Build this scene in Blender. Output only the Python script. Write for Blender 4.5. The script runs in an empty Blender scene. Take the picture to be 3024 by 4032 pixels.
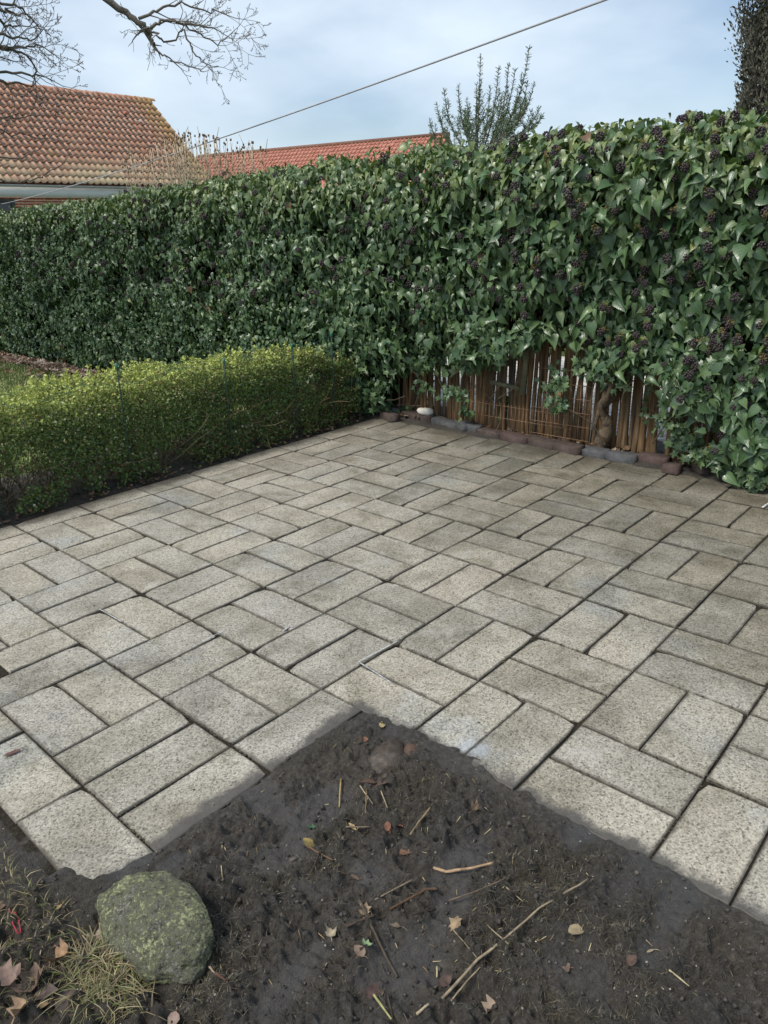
import bpy, math, random
import numpy as np
from mathutils import Vector, Matrix, noise as mnoise

# ------------------------------------------------------------------ camera, sky, sun, exposure
SC = bpy.context.scene
COL = SC.collection
rng = np.random.default_rng(7)
random.seed(7)
CAM = np.array([-1.089, -2.490, 1.523])
CR = np.array([[0.6657, -0.7455, -0.0306], [-0.2848, -0.2165, -0.9338], [0.6895, 0.6310, -0.3569]])
FPX = 2900.55
cam_d = bpy.data.cameras.new('camera')
cam_d.sensor_fit = 'HORIZONTAL'; cam_d.sensor_width = 36.0
cam_d.lens = 36.0 * FPX / 3024.0
cam_d.clip_start = 0.05; cam_d.clip_end = 2000.0
cam_o = bpy.data.objects.new('camera', cam_d); COL.objects.link(cam_o)
_r, _u = Vector(CR[0]).normalized(), Vector(-CR[1]).normalized()
_b = _r.cross(_u).normalized(); _u = _b.cross(_r).normalized()
cam_o.matrix_world = Matrix(((_r.x, _u.x, _b.x, CAM[0]), (_r.y, _u.y, _b.y, CAM[1]), (_r.z, _u.z, _b.z, CAM[2]), (0, 0, 0, 1)))
SC.camera = cam_o

SUN_AZ = math.radians(164.0)      # direction to the sun, counted from +x
SUN_EL = math.radians(54.0)
wd = bpy.data.worlds.new('World'); SC.world = wd; wd.use_nodes = True
wn, wl = wd.node_tree.nodes, wd.node_tree.links
wn.clear()
wo = wn.new('ShaderNodeOutputWorld'); wb = wn.new('ShaderNodeBackground')
sky = wn.new('ShaderNodeTexSky'); sky.sky_type = 'NISHITA'; sky.sun_disc = False
sky.sun_elevation = SUN_EL; sky.sun_rotation = math.radians(90.0) - SUN_AZ
sky.air_density = 1.0; sky.dust_density = 1.2; sky.ozone_density = 1.4
wb.inputs['Strength'].default_value = 0.10
tc = wn.new('ShaderNodeTexCoord')
mp = wn.new('ShaderNodeMapping'); mp.inputs['Scale'].default_value = (1.0, 1.0, 2.6); mp.inputs['Location'].default_value = (3.1, 1.7, 0.4)
wl.new(tc.outputs['Generated'], mp.inputs['Vector'])
cn = wn.new('ShaderNodeTexNoise'); cn.inputs['Scale'].default_value = 2.6; cn.inputs['Detail'].default_value = 5.0; cn.inputs['Roughness'].default_value = 0.5
wl.new(mp.outputs['Vector'], cn.inputs['Vector'])
cr = wn.new('ShaderNodeMapRange'); cr.inputs['From Min'].default_value = 0.34; cr.inputs['From Max'].default_value = 0.66
cr.inputs['To Min'].default_value = 0.10; cr.inputs['To Max'].default_value = 0.96
wl.new(cn.outputs['Fac'], cr.inputs['Value'])
cm = wn.new('ShaderNodeMix'); cm.data_type = 'RGBA'
cm.inputs[7].default_value = (5.8, 6.7, 7.6, 1)
wl.new(cr.outputs['Result'], cm.inputs[0]); wl.new(sky.outputs['Color'], cm.inputs[6])
wl.new(cm.outputs[2], wb.inputs['Color']); wl.new(wb.outputs['Background'], wo.inputs['Surface'])

sun_d = bpy.data.lights.new('sun', 'SUN'); sun_d.energy = 2.4; sun_d.angle = math.radians(20.0); sun_d.color = (1.0, 0.94, 0.85)
sun_o = bpy.data.objects.new('sun', sun_d); COL.objects.link(sun_o)
_sd = Vector((math.cos(SUN_AZ) * math.cos(SUN_EL), math.sin(SUN_AZ) * math.cos(SUN_EL), math.sin(SUN_EL)))
sun_o.rotation_euler = _sd.to_track_quat('Z', 'Y').to_euler()
sun_o.location = (0, 0, 12)
SC.view_settings.view_transform = 'Standard'; SC.view_settings.look = 'None'
SC.view_settings.exposure = 0.50; SC.view_settings.gamma = 1.0; SC.view_settings.use_curve_mapping = False

# ------------------------------------------------------------------ measuring helpers (photo point -> place in the garden)
def ray(x, y):
    k = 3024.0 / 1659.0
    return CR.T @ np.array([(x * k - 1512) / FPX, (y * k - 2016) / FPX, 1.0])
def gz(x, y, z=0.0): d = ray(x, y); return CAM + d * ((z - CAM[2]) / d[2])
def gx(x, y, X): d = ray(x, y); return CAM + d * ((X - CAM[0]) / d[0])
def gy(x, y, Y): d = ray(x, y); return CAM + d * ((Y - CAM[1]) / d[1])
def gd(x, y, D): d = ray(x, y); return CAM + d / np.linalg.norm(d) * D

# ------------------------------------------------------------------ noise
def _h(ix, iy, s):
    n = (ix.astype(np.int64) * 374761393 + iy.astype(np.int64) * 668265263 + s * 974711) & 0xffffffff
    n = ((n ^ (n >> 13)) * 1274126177) & 0xffffffff
    return ((n ^ (n >> 16)) & 0xffff) / 65535.0
def vn(x, y, s=0):
    x = np.asarray(x, float); y = np.asarray(y, float)
    ix = np.floor(x); iy = np.floor(y); fx = x - ix; fy = y - iy
    fx = fx * fx * (3 - 2 * fx); fy = fy * fy * (3 - 2 * fy)
    a = _h(ix, iy, s); b = _h(ix + 1, iy, s); c = _h(ix, iy + 1, s); d = _h(ix + 1, iy + 1, s)
    return (a * (1 - fx) + b * fx) * (1 - fy) + (c * (1 - fx) + d * fx) * fy
def fbm(x, y, o=4, s=0, g=0.5):
    t = 0; a = 1; w = 0
    x = np.asarray(x, float); y = np.asarray(y, float)
    for i in range(o):
        t = t + a * vn(x * 2 ** i + 17.3 * i, y * 2 ** i - 9.1 * i, s + i); w += a; a *= g
    return t / w
def sstep(a, b, x):
    t = np.clip((np.asarray(x, float) - a) / (b - a), 0, 1); return t * t * (3 - 2 * t)

# ------------------------------------------------------------------ objects
def tag(o, label=None, cat=None, group=None, kind=None):
    if label: o['label'] = label
    if cat: o['category'] = cat
    if group: o['group'] = group
    if kind: o['kind'] = kind
    return o
def thing(name, label, cat, loc=(0, 0, 0), group=None):
    o = bpy.data.objects.new(name, None); COL.objects.link(o)
    o.empty_display_size = 0.1; o.location = loc
    return tag(o, label, cat, group)
def worg(p):
    v = Vector((0, 0, 0))
    while p is not None:
        v = v + Vector(p.location); p = p.parent
    return np.array(v)
def mesh_np(name, V, F, cols=None, uv=None, smooth=False):
    """V (n,3); F (m,k) array of one polygon size or list of arrays"""
    me = bpy.data.meshes.new(name)
    V = np.asarray(V, np.float32)
    Fs = F if isinstance(F, list) and isinstance(F[0], np.ndarray) else [F]
    Fs = [np.asarray(f, np.int32) for f in Fs if len(f)]
    nl = sum(f.size for f in Fs); nf = sum(len(f) for f in Fs)
    me.vertices.add(len(V)); me.vertices.foreach_set('co', V.ravel())
    me.loops.add(nl); me.polygons.add(nf)
    li = np.concatenate([f.ravel() for f in Fs])
    me.loops.foreach_set('vertex_index', li)
    tot = np.concatenate([np.full(len(f), f.shape[1], np.int32) for f in Fs])
    st = np.concatenate([[0], np.cumsum(tot)[:-1]]).astype(np.int32)
    me.polygons.foreach_set('loop_start', st); me.polygons.foreach_set('loop_total', tot)
    if smooth: me.polygons.foreach_set('use_smooth', np.ones(nf, bool))
    me.update(calc_edges=True)
    if cols is not None:
        ca = me.color_attributes.new('Col', 'FLOAT_COLOR', 'POINT')
        c = np.ones((len(V), 4), np.float32); c[:, :cols.shape[1]] = cols
        ca.data.foreach_set('color', c.ravel())
    if uv is not None:
        ul = me.uv_layers.new(name='UVMap')
        ul.data.foreach_set('uv', np.asarray(uv, np.float32)[li].ravel())
    return me
def link(name, me, mat, parent=None, loc=None):
    o = bpy.data.objects.new(name, me); COL.objects.link(o)
    if mat is not None and len(me.materials) == 0: me.materials.append(mat)
    if parent is not None: o.parent = parent
    if loc is not None: o.location = loc
    return o
def put(name, V, F, mat, parent=None, base=None, **kw):
    """link a mesh given in world coordinates"""
    V = np.asarray(V, float)
    org = worg(parent) if parent is not None else np.array(base if base is not None else (0, 0, 0), float)
    me = mesh_np(name, V - org, F, **kw)
    o = link(name, me, mat, parent)
    if parent is None: o.location = org
    return o
class MB:
    def __init__(s): s.V = []; s.F3 = []; s.F4 = []; s.n = 0; s.C = []; s.col = (1, 1, 1)
    def add(s, V, F):
        V = np.asarray(V, float); F = np.asarray(F, int)
        if F.shape[1] == 3: s.F3.append(F + s.n)
        else: s.F4.append(F + s.n)
        s.V.append(V); s.n += len(V); s.C.append(np.tile(np.array(s.col, float), (len(V), 1)))
    def tube(s, P, R, k=6, cap=True):
        P = np.asarray(P, float); n = len(P)
        R = np.full(n, R) if np.isscalar(R) else np.asarray(R, float)
        T = np.gradient(P, axis=0); T /= np.linalg.norm(T, axis=1)[:, None] + 1e-9
        up = np.array([0, 0, 1.0]) if abs(T[0][2]) < 0.9 else np.array([1.0, 0, 0])
        a = np.arange(k) * 2 * np.pi / k
        V = []
        for i in range(n):
            x = np.cross(up, T[i]); x /= np.linalg.norm(x) + 1e-9; y = np.cross(T[i], x); up = y if abs(np.dot(y, T[i])) < .5 else up
            up = np.cross(T[i], x)
            V.append(P[i] + R[i] * (np.cos(a)[:, None] * x + np.sin(a)[:, None] * y))
        V = np.concatenate(V); F = []
        for i in range(n - 1):
            for j in range(k):
                F.append((i * k + j, i * k + (j + 1) % k, (i + 1) * k + (j + 1) % k, (i + 1) * k + j))
        s.add(V, F)
        if cap and k >= 3:
            m = s.n - len(V)
            for e, rv in ((0, True), (n - 1, False)):
                ids = [e * k + j for j in range(k)]
                if rv: ids = ids[::-1]
                s.F3.append(np.array([(ids[0], ids[j], ids[j + 1]) for j in range(1, k - 1)]) + m)
    def box(s, c, h, rot=None):
        v = np.array([[x, y, z] for x in (-1, 1) for y in (-1, 1) for z in (-1, 1)], float) * np.array(h)
        if rot is not None: v = v @ np.array(rot).T
        s.add(v + np.array(c), [(0, 1, 3, 2), (4, 6, 7, 5), (0, 4, 5, 1), (2, 3, 7, 6), (0, 2, 6, 4), (1, 5, 7, 3)])
    def put(s, name, mat, parent=None, base=None, smooth=False, cols=False):
        F = [np.concatenate(x) for x in (s.F3, s.F4) if x]
        return put(name, np.concatenate(s.V), F, mat, parent, base, smooth=smooth, cols=np.concatenate(s.C) if cols else None)
def rotz(a): c, s = math.cos(a), math.sin(a); return np.array([[c, -s, 0], [s, c, 0], [0, 0, 1]])

# ------------------------------------------------------------------ materials
class N:
    def __init__(s, name, rough=0.8, spec=0.3):
        s.m = bpy.data.materials.new(name); s.m.use_nodes = True
        s.t = s.m.node_tree; s.n = s.t.nodes; s.l = s.t.links
        s.b = s.n['Principled BSDF']; s.b.inputs['Roughness'].default_value = rough
        s.b.inputs['Specular IOR Level'].default_value = spec
    def node(s, t, **kw):
        n = s.n.new(t)
        for k, v in kw.items():
            if k in n.inputs: s.set(n.inputs[k], v)
            else: setattr(n, k, v)
        return n
    def set(s, inp, v):
        if isinstance(v, bpy.types.NodeSocket): s.l.new(v, inp)
        elif isinstance(v, (tuple, list)) and len(v) == 3 and inp.type == 'RGBA': inp.default_value = (*v, 1)
        else: inp.default_value = v
    def pos(s): return s.node('ShaderNodeNewGeometry').outputs['Position']
    def objc(s): return s.node('ShaderNodeTexCoord').outputs['Object']
    def uv(s): return s.node('ShaderNodeTexCoord').outputs['UV']
    def rnd(s): return s.node('ShaderNodeObjectInfo').outputs['Random']
    def attr(s, n='Col'): return s.node('ShaderNodeAttribute', attribute_name=n)
    def xyz(s, v): return s.node('ShaderNodeSeparateXYZ', Vector=v).outputs
    def math(s, op, a, b=0.0, c=None, clamp=False):
        n = s.n.new('ShaderNodeMath'); n.operation = op; n.use_clamp = clamp
        s.set(n.inputs[0], a); s.set(n.inputs[1], b)
        if c is not None: s.set(n.inputs[2], c)
        return n.outputs[0]
    def vmath(s, op, a, b):
        n = s.n.new('ShaderNodeVectorMath'); n.operation = op; s.set(n.inputs[0], a)
        if op == 'SCALE': s.set(n.inputs['Scale'], b)
        else: s.set(n.inputs[1], b)
        return n.outputs[0]
    def noise(s, v, sc, det=4, rg=0.55, dist=0.0, out='Fac'):
        return s.node('ShaderNodeTexNoise', Vector=v, Scale=sc, Detail=det, Roughness=rg, Distortion=dist).outputs[out]
    def voro(s, v, sc, out='Color', feat='F1', rnd=1.0):
        n = s.node('ShaderNodeTexVoronoi', Vector=v, Scale=sc, Randomness=rnd); n.feature = feat; return n.outputs[out]
    def map(s, v, a, b, c=0.0, d=1.0, smooth=False):
        n = s.node('ShaderNodeMapRange', **{'Value': v, 'From Min': a, 'From Max': b, 'To Min': c, 'To Max': d})
        if smooth: n.interpolation_type = 'SMOOTHSTEP'
        return n.outputs['Result']
    def ramp(s, f, stops, const=False):
        n = s.node('ShaderNodeValToRGB', Fac=f); e = n.color_ramp.elements
        if const: n.color_ramp.interpolation = 'CONSTANT'
        while len(e) < len(stops): e.new(0.5)
        for i, (p, c) in enumerate(stops): e[i].position = p; e[i].color = (*c, 1) if len(c) == 3 else c
        return n.outputs['Color']
    def mix(s, f, a, b, mode='MIX'):
        n = s.n.new('ShaderNodeMix'); n.data_type = 'RGBA'; n.blend_type = mode; n.clamp_factor = True
        s.set(n.inputs[0], f); s.set(n.inputs[6], a); s.set(n.inputs[7], b); return n.outputs[2]
    def bump(s, h, dist=0.01, st=1.0, nrm=None):
        n = s.node('ShaderNodeBump', Height=h, Distance=dist, Strength=st)
        if nrm is not None: s.set(n.inputs['Normal'], nrm)
        return n.outputs['Normal']
    def done(s, col=None, rough=None, nrm=None, transl=0.0, tcol=None):
        if col is not None: s.set(s.b.inputs['Base Color'], col)
        if rough is not None: s.set(s.b.inputs['Roughness'], rough)
        if nrm is not None: s.set(s.b.inputs['Normal'], nrm)
        if transl > 0:
            t = s.node('ShaderNodeBsdfTranslucent'); s.set(t.inputs['Color'], tcol if tcol is not None else col)
            mx = s.node('ShaderNodeMixShader'); mx.inputs[0].default_value = transl
            s.l.new(s.b.outputs[0], mx.inputs[1]); s.l.new(t.outputs[0], mx.inputs[2])
            s.l.new(mx.outputs[0], s.n['Material Output'].inputs['Surface'])
        return s.m

def m_paver():
    n = N('exposed aggregate concrete', 0.85, 0.25)
    p = n.pos(); r = n.rnd()
    off = n.vmath('ADD', p, n.node('ShaderNodeCombineXYZ', X=n.math('MULTIPLY', r, 37.0), Y=n.math('MULTIPLY', r, 91.0), Z=0.0).outputs[0])
    g = n.xyz(n.voro(off, 190.0))[0]
    g2 = n.xyz(n.voro(off, 290.0))[1]
    gr = n.ramp(g, [(0.0, (.08, .077, .072)), (.09, (.16, .153, .14)), (.20, (.30, .287, .256)), (.5, (.41, .392, .35)), (.8, (.50, .48, .43)), (1.0, (.63, .61, .56))])
    gr = n.mix(.38, gr, n.ramp(g2, [(0, (.10, .098, .09)), (.3, (.33, .315, .275)), (1, (.56, .535, .47))]))
    tone = n.ramp(r, [(0, (.97, .925, .84)), (.3, (.95, .915, .845)), (.55, (.91, .885, .83)), (.8, (.84, .825, .79)), (1, (1.0, .95, .865))])
    c = n.mix(1.0, gr, tone, 'MULTIPLY')
    st = n.noise(off, 2.6, 5, .6)
    c = n.mix(n.map(st, .40, .66, 0, .75, True), c, n.mix(1.0, c, (.60, .59, .55), 'MULTIPLY'))
    st2 = n.noise(p, 7.0, 5, .65, .6)
    c = n.mix(n.map(st2, .52, .70, 0, .70, True), c, n.mix(1.0, c, (.62, .62, .56), 'MULTIPLY'))
    st3 = n.noise(p, 1.5, 6, .68, .4)
    c = n.mix(n.map(st3, .46, .66, 0, .60, True), c, n.mix(1.0, c, (.60, .60, .58), 'MULTIPLY'))
    c = n.mix(n.map(n.noise(n.vmath('ADD', p, (5.0, 2.0, 0.0)), 1.9, 4, .6), .54, .70, 0, .8, True), c, n.mix(1.0, c, (.90, .98, 1.10), 'MULTIPLY'))
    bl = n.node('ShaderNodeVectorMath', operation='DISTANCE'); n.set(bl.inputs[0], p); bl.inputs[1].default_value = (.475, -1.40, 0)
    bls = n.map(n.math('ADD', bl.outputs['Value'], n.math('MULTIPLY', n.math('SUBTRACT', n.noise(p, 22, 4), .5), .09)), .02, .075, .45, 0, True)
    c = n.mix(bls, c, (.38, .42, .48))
    lt = n.noise(off, 5.0, 3, .5)
    c = n.mix(n.map(lt, .60, .75, 0, .35, True), c, (.50, .48, .44))
    spots = n.voro(p, 5.5, 'Distance')
    c = n.mix(n.map(spots, .018, .030, .7, 0), c, (.06, .06, .065))
    # ground-in dirt along the slab's own edges
    o = n.xyz(n.objc())
    ex = n.math('SUBTRACT', .1965, n.math('ABSOLUTE', o[0])); ey = n.math('SUBTRACT', .0965, n.math('ABSOLUTE', o[1]))
    ed = n.math('ADD', n.math('MINIMUM', ex, ey), n.math('MULTIPLY', n.math('SUBTRACT', n.noise(p, 28.0, 4, .6), .5), .022))
    c = n.mix(n.map(ed, -.001, .011, .80, 0, True), c, (.075, .067, .055))
    # soil along the planted borders, mud trodden on from the bare bed
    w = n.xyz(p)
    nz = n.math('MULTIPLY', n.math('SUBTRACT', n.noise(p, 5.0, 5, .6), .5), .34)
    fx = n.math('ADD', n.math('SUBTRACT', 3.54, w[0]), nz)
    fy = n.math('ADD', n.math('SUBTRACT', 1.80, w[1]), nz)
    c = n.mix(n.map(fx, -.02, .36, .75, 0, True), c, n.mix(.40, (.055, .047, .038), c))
    darker = n.math('MULTIPLY', n.map(n.math('ADD', n.math('SUBTRACT', w[0], n.math('MULTIPLY', w[1], .45)), n.math('MULTIPLY', nz, 3.0)), 1.2, 3.6, 0, .80, True), n.map(st, .25, .6, .6, 1))
    c = n.mix(darker, c, n.mix(1.0, c, (.42, .41, .35), 'MULTIPLY'))  # slab tone deepens towards the fence and the right
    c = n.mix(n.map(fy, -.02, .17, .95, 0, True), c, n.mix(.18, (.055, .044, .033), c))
    md = n.math('MAXIMUM', n.math('SUBTRACT', w[0], .40), n.math('ADD', w[1], 1.0))
    nm = n.math('ADD', n.math('MULTIPLY', n.math('SUBTRACT', n.noise(p, 8.0, 4, .6), .47), .15), n.math('MULTIPLY', n.math('SUBTRACT', n.noise(p, 75.0, 5, .75), .5), .055))
    md = n.math('ADD', md, nm)
    mud = n.map(md, .018, .068, .96, 0, True)
    mudc = n.mix(n.noise(p, 30.0, 6, .7), (.045, .041, .036), (.125, .116, .105))
    c = n.mix(mud, c, mudc)
    h = n.math('ADD', n.math('MULTIPLY', g, .6), n.math('MULTIPLY', n.noise(off, 120, 3), .8))
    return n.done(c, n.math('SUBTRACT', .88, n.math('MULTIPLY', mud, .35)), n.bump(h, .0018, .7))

def m_soil():
    n = N('wet garden soil', 0.8, 0.4)
    p = n.pos(); a = n.attr(); ac = n.node('ShaderNodeSeparateColor', Color=a.outputs['Color']).outputs
    wet, moss = ac[0], ac[1]
    f = n.noise(p, 60.0, 6, .7)
    c = n.ramp(f, [(.28, (.030, .027, .0235)), (.48, (.076, .069, .061)), (.64, (.125, .115, .103)), (.82, (.20, .187, .17))])
    c = n.mix(n.map(n.noise(p, 3.3, 4), .42, .66, 0, .75), c, n.mix(1.0, c, (1.35, 1.25, 1.10), 'MULTIPLY'))
    mc = n.ramp(n.noise(p, 130.0, 4, .7), [(.35, (.030, .026, .019)), (.6, (.090, .079, .055)), (.8, (.17, .15, .11))])
    c = n.mix(n.math('MULTIPLY', moss, n.map(n.noise(p, 36, 5, .7), .38, .60)), c, mc)
    wc = n.mix(n.noise(p, 16.0, 4), (.055, .054, .054), (.085, .084, .083))
    c = n.mix(n.math('MULTIPLY', wet, n.map(n.noise(p, 22, 5, .65), .30, .62, .25, .9)), c, wc)
    sp = n.voro(p, 75.0, 'Distance'); spr = n.xyz(n.voro(p, 75.0))[0]
    spk = n.math('MULTIPLY', n.map(sp, .17, .22, 1, 0), n.math('GREATER_THAN', spr, .975))
    c = n.mix(spk, c, (.50, .48, .43))
    h = n.math('ADD', n.noise(p, 80.0, 7, .72), n.math('MULTIPLY', n.noise(p, 260.0, 3, .6), .45))
    h = n.math('MULTIPLY', h, n.math('SUBTRACT', 1.0, n.math('MULTIPLY', wet, .55)))
    rg = n.math('SUBTRACT', n.map(n.noise(p, 12, 4), .35, .7, .80, .55), n.math('MULTIPLY', wet, .12))
    return n.done(c, rg, n.bump(h, .028, 1.0))

def m_joint():
    n = N('joint sand and moss', 0.95, 0.1); p = n.pos()
    c = n.ramp(n.noise(p, 90, 5, .7), [(.3, (.016, .014, .011)), (.55, (.045, .039, .029)), (.8, (.11, .095, .066))])
    return n.done(c, None, n.bump(n.noise(p, 160, 5, .7), .01))

def m_plain(name, a, b, sc=20, rough=.8, bump=.003, spec=.3, rvar=0.0, obj=False):
    n = N(name, rough, spec); p = n.objc() if obj else n.pos()
    f = n.noise(p, sc, 5, .65)
    c = n.mix(n.map(f, .3, .7), a, b)
    if rvar: c = n.mix(1.0, c, n.ramp(n.rnd(), [(0, (1 - rvar,) * 3), (1, (1 + rvar,) * 3)]), 'MULTIPLY')
    return n.done(c, None, n.bump(n.noise(p, sc * 2.5, 5, .65), bump))

def m_colattr(name, rough=.5, spec=.4, transl=0.0, vary=0.25, sc=40):
    n = N(name, rough, spec); c = n.attr().outputs['Color']
    f = n.noise(n.pos(), sc, 3)
    c = n.mix(1.0, c, n.ramp(f, [(.3, (1 - vary,) * 3), (.7, (1 + vary,) * 3)]), 'MULTIPLY')
    return n.done(c, None, None, transl)

def m_leaf():
    n = N('ivy leaf', .30, .5)
    at = n.attr().outputs['Color']; r = n.rnd()
    u = n.uv(); ux = n.xyz(u)
    vein = n.map(n.math('ABSOLUTE', n.math('SUBTRACT', ux[0], .5)), .0, .05, 1, 0)
    rib = n.math('ABSOLUTE', n.math('SINE', n.math('ADD', n.math('MULTIPLY', ux[1], 17.0), n.math('MULTIPLY', n.math('ABSOLUTE', n.math('SUBTRACT', ux[0], .5)), -15.0))))
    rib = n.map(rib, 0, .22, .45, 0)
    vv = n.math('MAXIMUM', n.math('MULTIPLY', vein, .7), rib)
    c = n.mix(1.0, at, n.ramp(n.noise(n.pos(), 9.0, 3), [(.3, (.80, .84, .82)), (.7, (1.18, 1.16, 1.1))]), 'MULTIPLY')
    c = n.mix(n.math('MULTIPLY', vv, .42), c, n.mix(1.0, c, (2.2, 2.0, 1.9), 'MULTIPLY'))
    return n.done(c, n.map(n.noise(n.pos(), 25, 2), .3, .7, .22, .42), n.bump(vv, .002, .5), .13, n.mix(1.0, c, (1.5, 1.7, .6), 'MULTIPLY'))

def m_tile(name, warm):
    n = N(name, .85, .2)
    p = n.pos(); u = n.xyz(n.uv()); w = n.xyz(p)
    cell = n.node('ShaderNodeTexWhiteNoise', Vector=n.vmath('SNAP', n.vmath('ADD', p, (0.013, .02, .017)), (.1845, .2, .19))).outputs['Value']
    if warm:   # old roof: orange clay, black algae in the pans, lichen towards the eaves
        base = n.ramp(cell, [(0, (.46, .215, .135)), (.5, (.56, .28, .185)), (1, (.64, .36, .25))])
        base = n.mix(n.map(n.noise(p, 14, 4), .4, .7, 0, .5), base, (.50, .36, .25))
        pan = n.math('MULTIPLY', n.map(n.math('ABSOLUTE', n.math('SUBTRACT', u[0], .38)), .26, .36, 1, 0, True), n.map(u[1], .08, .18, 0, 1, True))
        st = n.math('MULTIPLY', pan, n.map(n.math('ADD', n.noise(p, 5.0, 4), n.math('MULTIPLY', n.math('SUBTRACT', cell, .5), .35)), .28, .50, .25, 1))
        up = n.map(n.math('ADD', w[2], n.math('MULTIPLY', n.math('SUBTRACT', n.noise(p, .7, 3), .5), 2.2)), 2.9, 4.0, 0, 1, True)
        lich = n.ramp(n.noise(p, 6.0, 5, .7), [(.35, (.44, .39, .27)), (.55, (.54, .45, .28)), (.75, (.40, .40, .32))])
        c = n.mix(n.math('MULTIPLY', st, up), base, n.ramp(n.noise(p, 20, 3), [(.3, (.085, .077, .068)), (.8, (.17, .15, .13))]))
        low = n.math('SUBTRACT', 1.0, up)
        c = n.mix(n.math('MULTIPLY', low, n.map(n.noise(p, 3.5, 4), .28, .6, .30, .92)), c, lich)
        yl = n.math('MULTIPLY', n.map(n.noise(p, 2.2, 5, .7), .60, .70), n.map(n.noise(p, 30, 3), .4, .6))
        edge = n.map(w[0], 13.2, 14.1, 0, .75)
        yl = n.math('MAXIMUM', n.math('MULTIPLY', yl, .6), n.math('MULTIPLY', edge, n.map(n.noise(p, 12, 4), .38, .6)))
        c = n.mix(yl, c, (.44, .33, .08))
        c = n.mix(n.map(n.voro(p, 1.7, 'Distance'), .10, .14, .8, 0), c, (.45, .43, .40))
    else:
        base = n.ramp(cell, [(0, (.42, .175, .125)), (.5, (.47, .205, .15)), (1, (.51, .24, .18))])
        c = n.mix(n.map(n.noise(p, 3.0, 4), .55, .75, 0, .5), base, (.26, .11, .08))
    return n.done(c, None, n.bump(n.noise(p, 60, 4), .006))

MAT = {}
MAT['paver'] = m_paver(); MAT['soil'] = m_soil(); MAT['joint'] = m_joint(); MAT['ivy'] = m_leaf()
MAT['tile_old'] = m_tile('weathered pantile', True); MAT['tile_new'] = m_tile('red pantile', False)
MAT['leafcol'] = m_colattr('small leaf', .45, .4, .18, .2, 30)
MAT['needle'] = m_colattr('needle', .55, .3, .08, .2, 20)
MAT['deadleaf'] = m_colattr('dead leaf', .72, .25, .12, .35, 60)
MAT['twigcol'] = m_colattr('twig', .8, .25, 0, .35, 70)
MAT['berry'] = m_plain('dark ivy berry', (.026, .018, .022), (.070, .047, .052), 160, .55, .001, .4)
MAT['stalk'] = m_plain('berry stalk', (.17, .15, .05), (.27, .20, .09), 60, .8)
MAT['bark'] = m_plain('grey bark', (.10, .085, .07), (.21, .185, .15), 14, .9, .012)
MAT['ivytrunk'] = m_plain('pale ivy trunk bark', (.032, .025, .018), (.16, .12, .078), 22, .9, .012)
MAT['core'] = m_plain('dark hedge core', (.010, .010, .007), (.035, .032, .02), 30, .95, .03, .1)
MAT['stake'] = None

# ------------------------------------------------------------------ the setting: ground, path beyond, patio, soil
def grid(x0, x1, y0, y1, st):
    nx = int(round((x1 - x0) / st)) + 1; ny = int(round((y1 - y0) / st)) + 1
    X, Y = np.meshgrid(np.linspace(x0, x1, nx), np.linspace(y0, y1, ny), indexing='ij')
    i = np.arange(nx * ny).reshape(nx, ny)
    F = np.stack([i[:-1, :-1], i[1:, :-1], i[1:, 1:], i[:-1, 1:]], -1).reshape(-1, 4)
    return X, Y, F
n = N('lawn', .95, .1); p = n.pos()
c = n.ramp(n.noise(p, 40, 5, .7), [(.3, (.035, .055, .014)), (.55, (.075, .11, .03)), (.8, (.15, .16, .06))])
c = n.mix(n.map(n.noise(p, .8, 4), .45, .7, 0, .7), c, (.10, .085, .045))
lawn_m = n.done(c, None, n.bump(n.noise(p, 60, 5), .03))
tag(put('ground', [(-600, -600, -.06), (600, -600, -.06), (600, 600, -.06), (-600, 600, -.06)], [(0, 1, 2, 3)], lawn_m), kind='structure')
n = N('pale gravel', .9, .2); p = n.pos()
c = n.ramp(n.xyz(n.voro(p, 28))[0], [(0, (.28, .25, .21)), (.4, (.52, .49, .44)), (1, (.78, .76, .72))])
tag(put('gravel_path', [(4.15, -6, -.03), (7.4, -6, -.03), (7.4, 3.4, -.03), (4.15, 3.4, -.03)], [(0, 1, 2, 3)], n.done(c, None, n.bump(n.voro(p, 28, 'Distance'), .02))), kind='structure')

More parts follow.
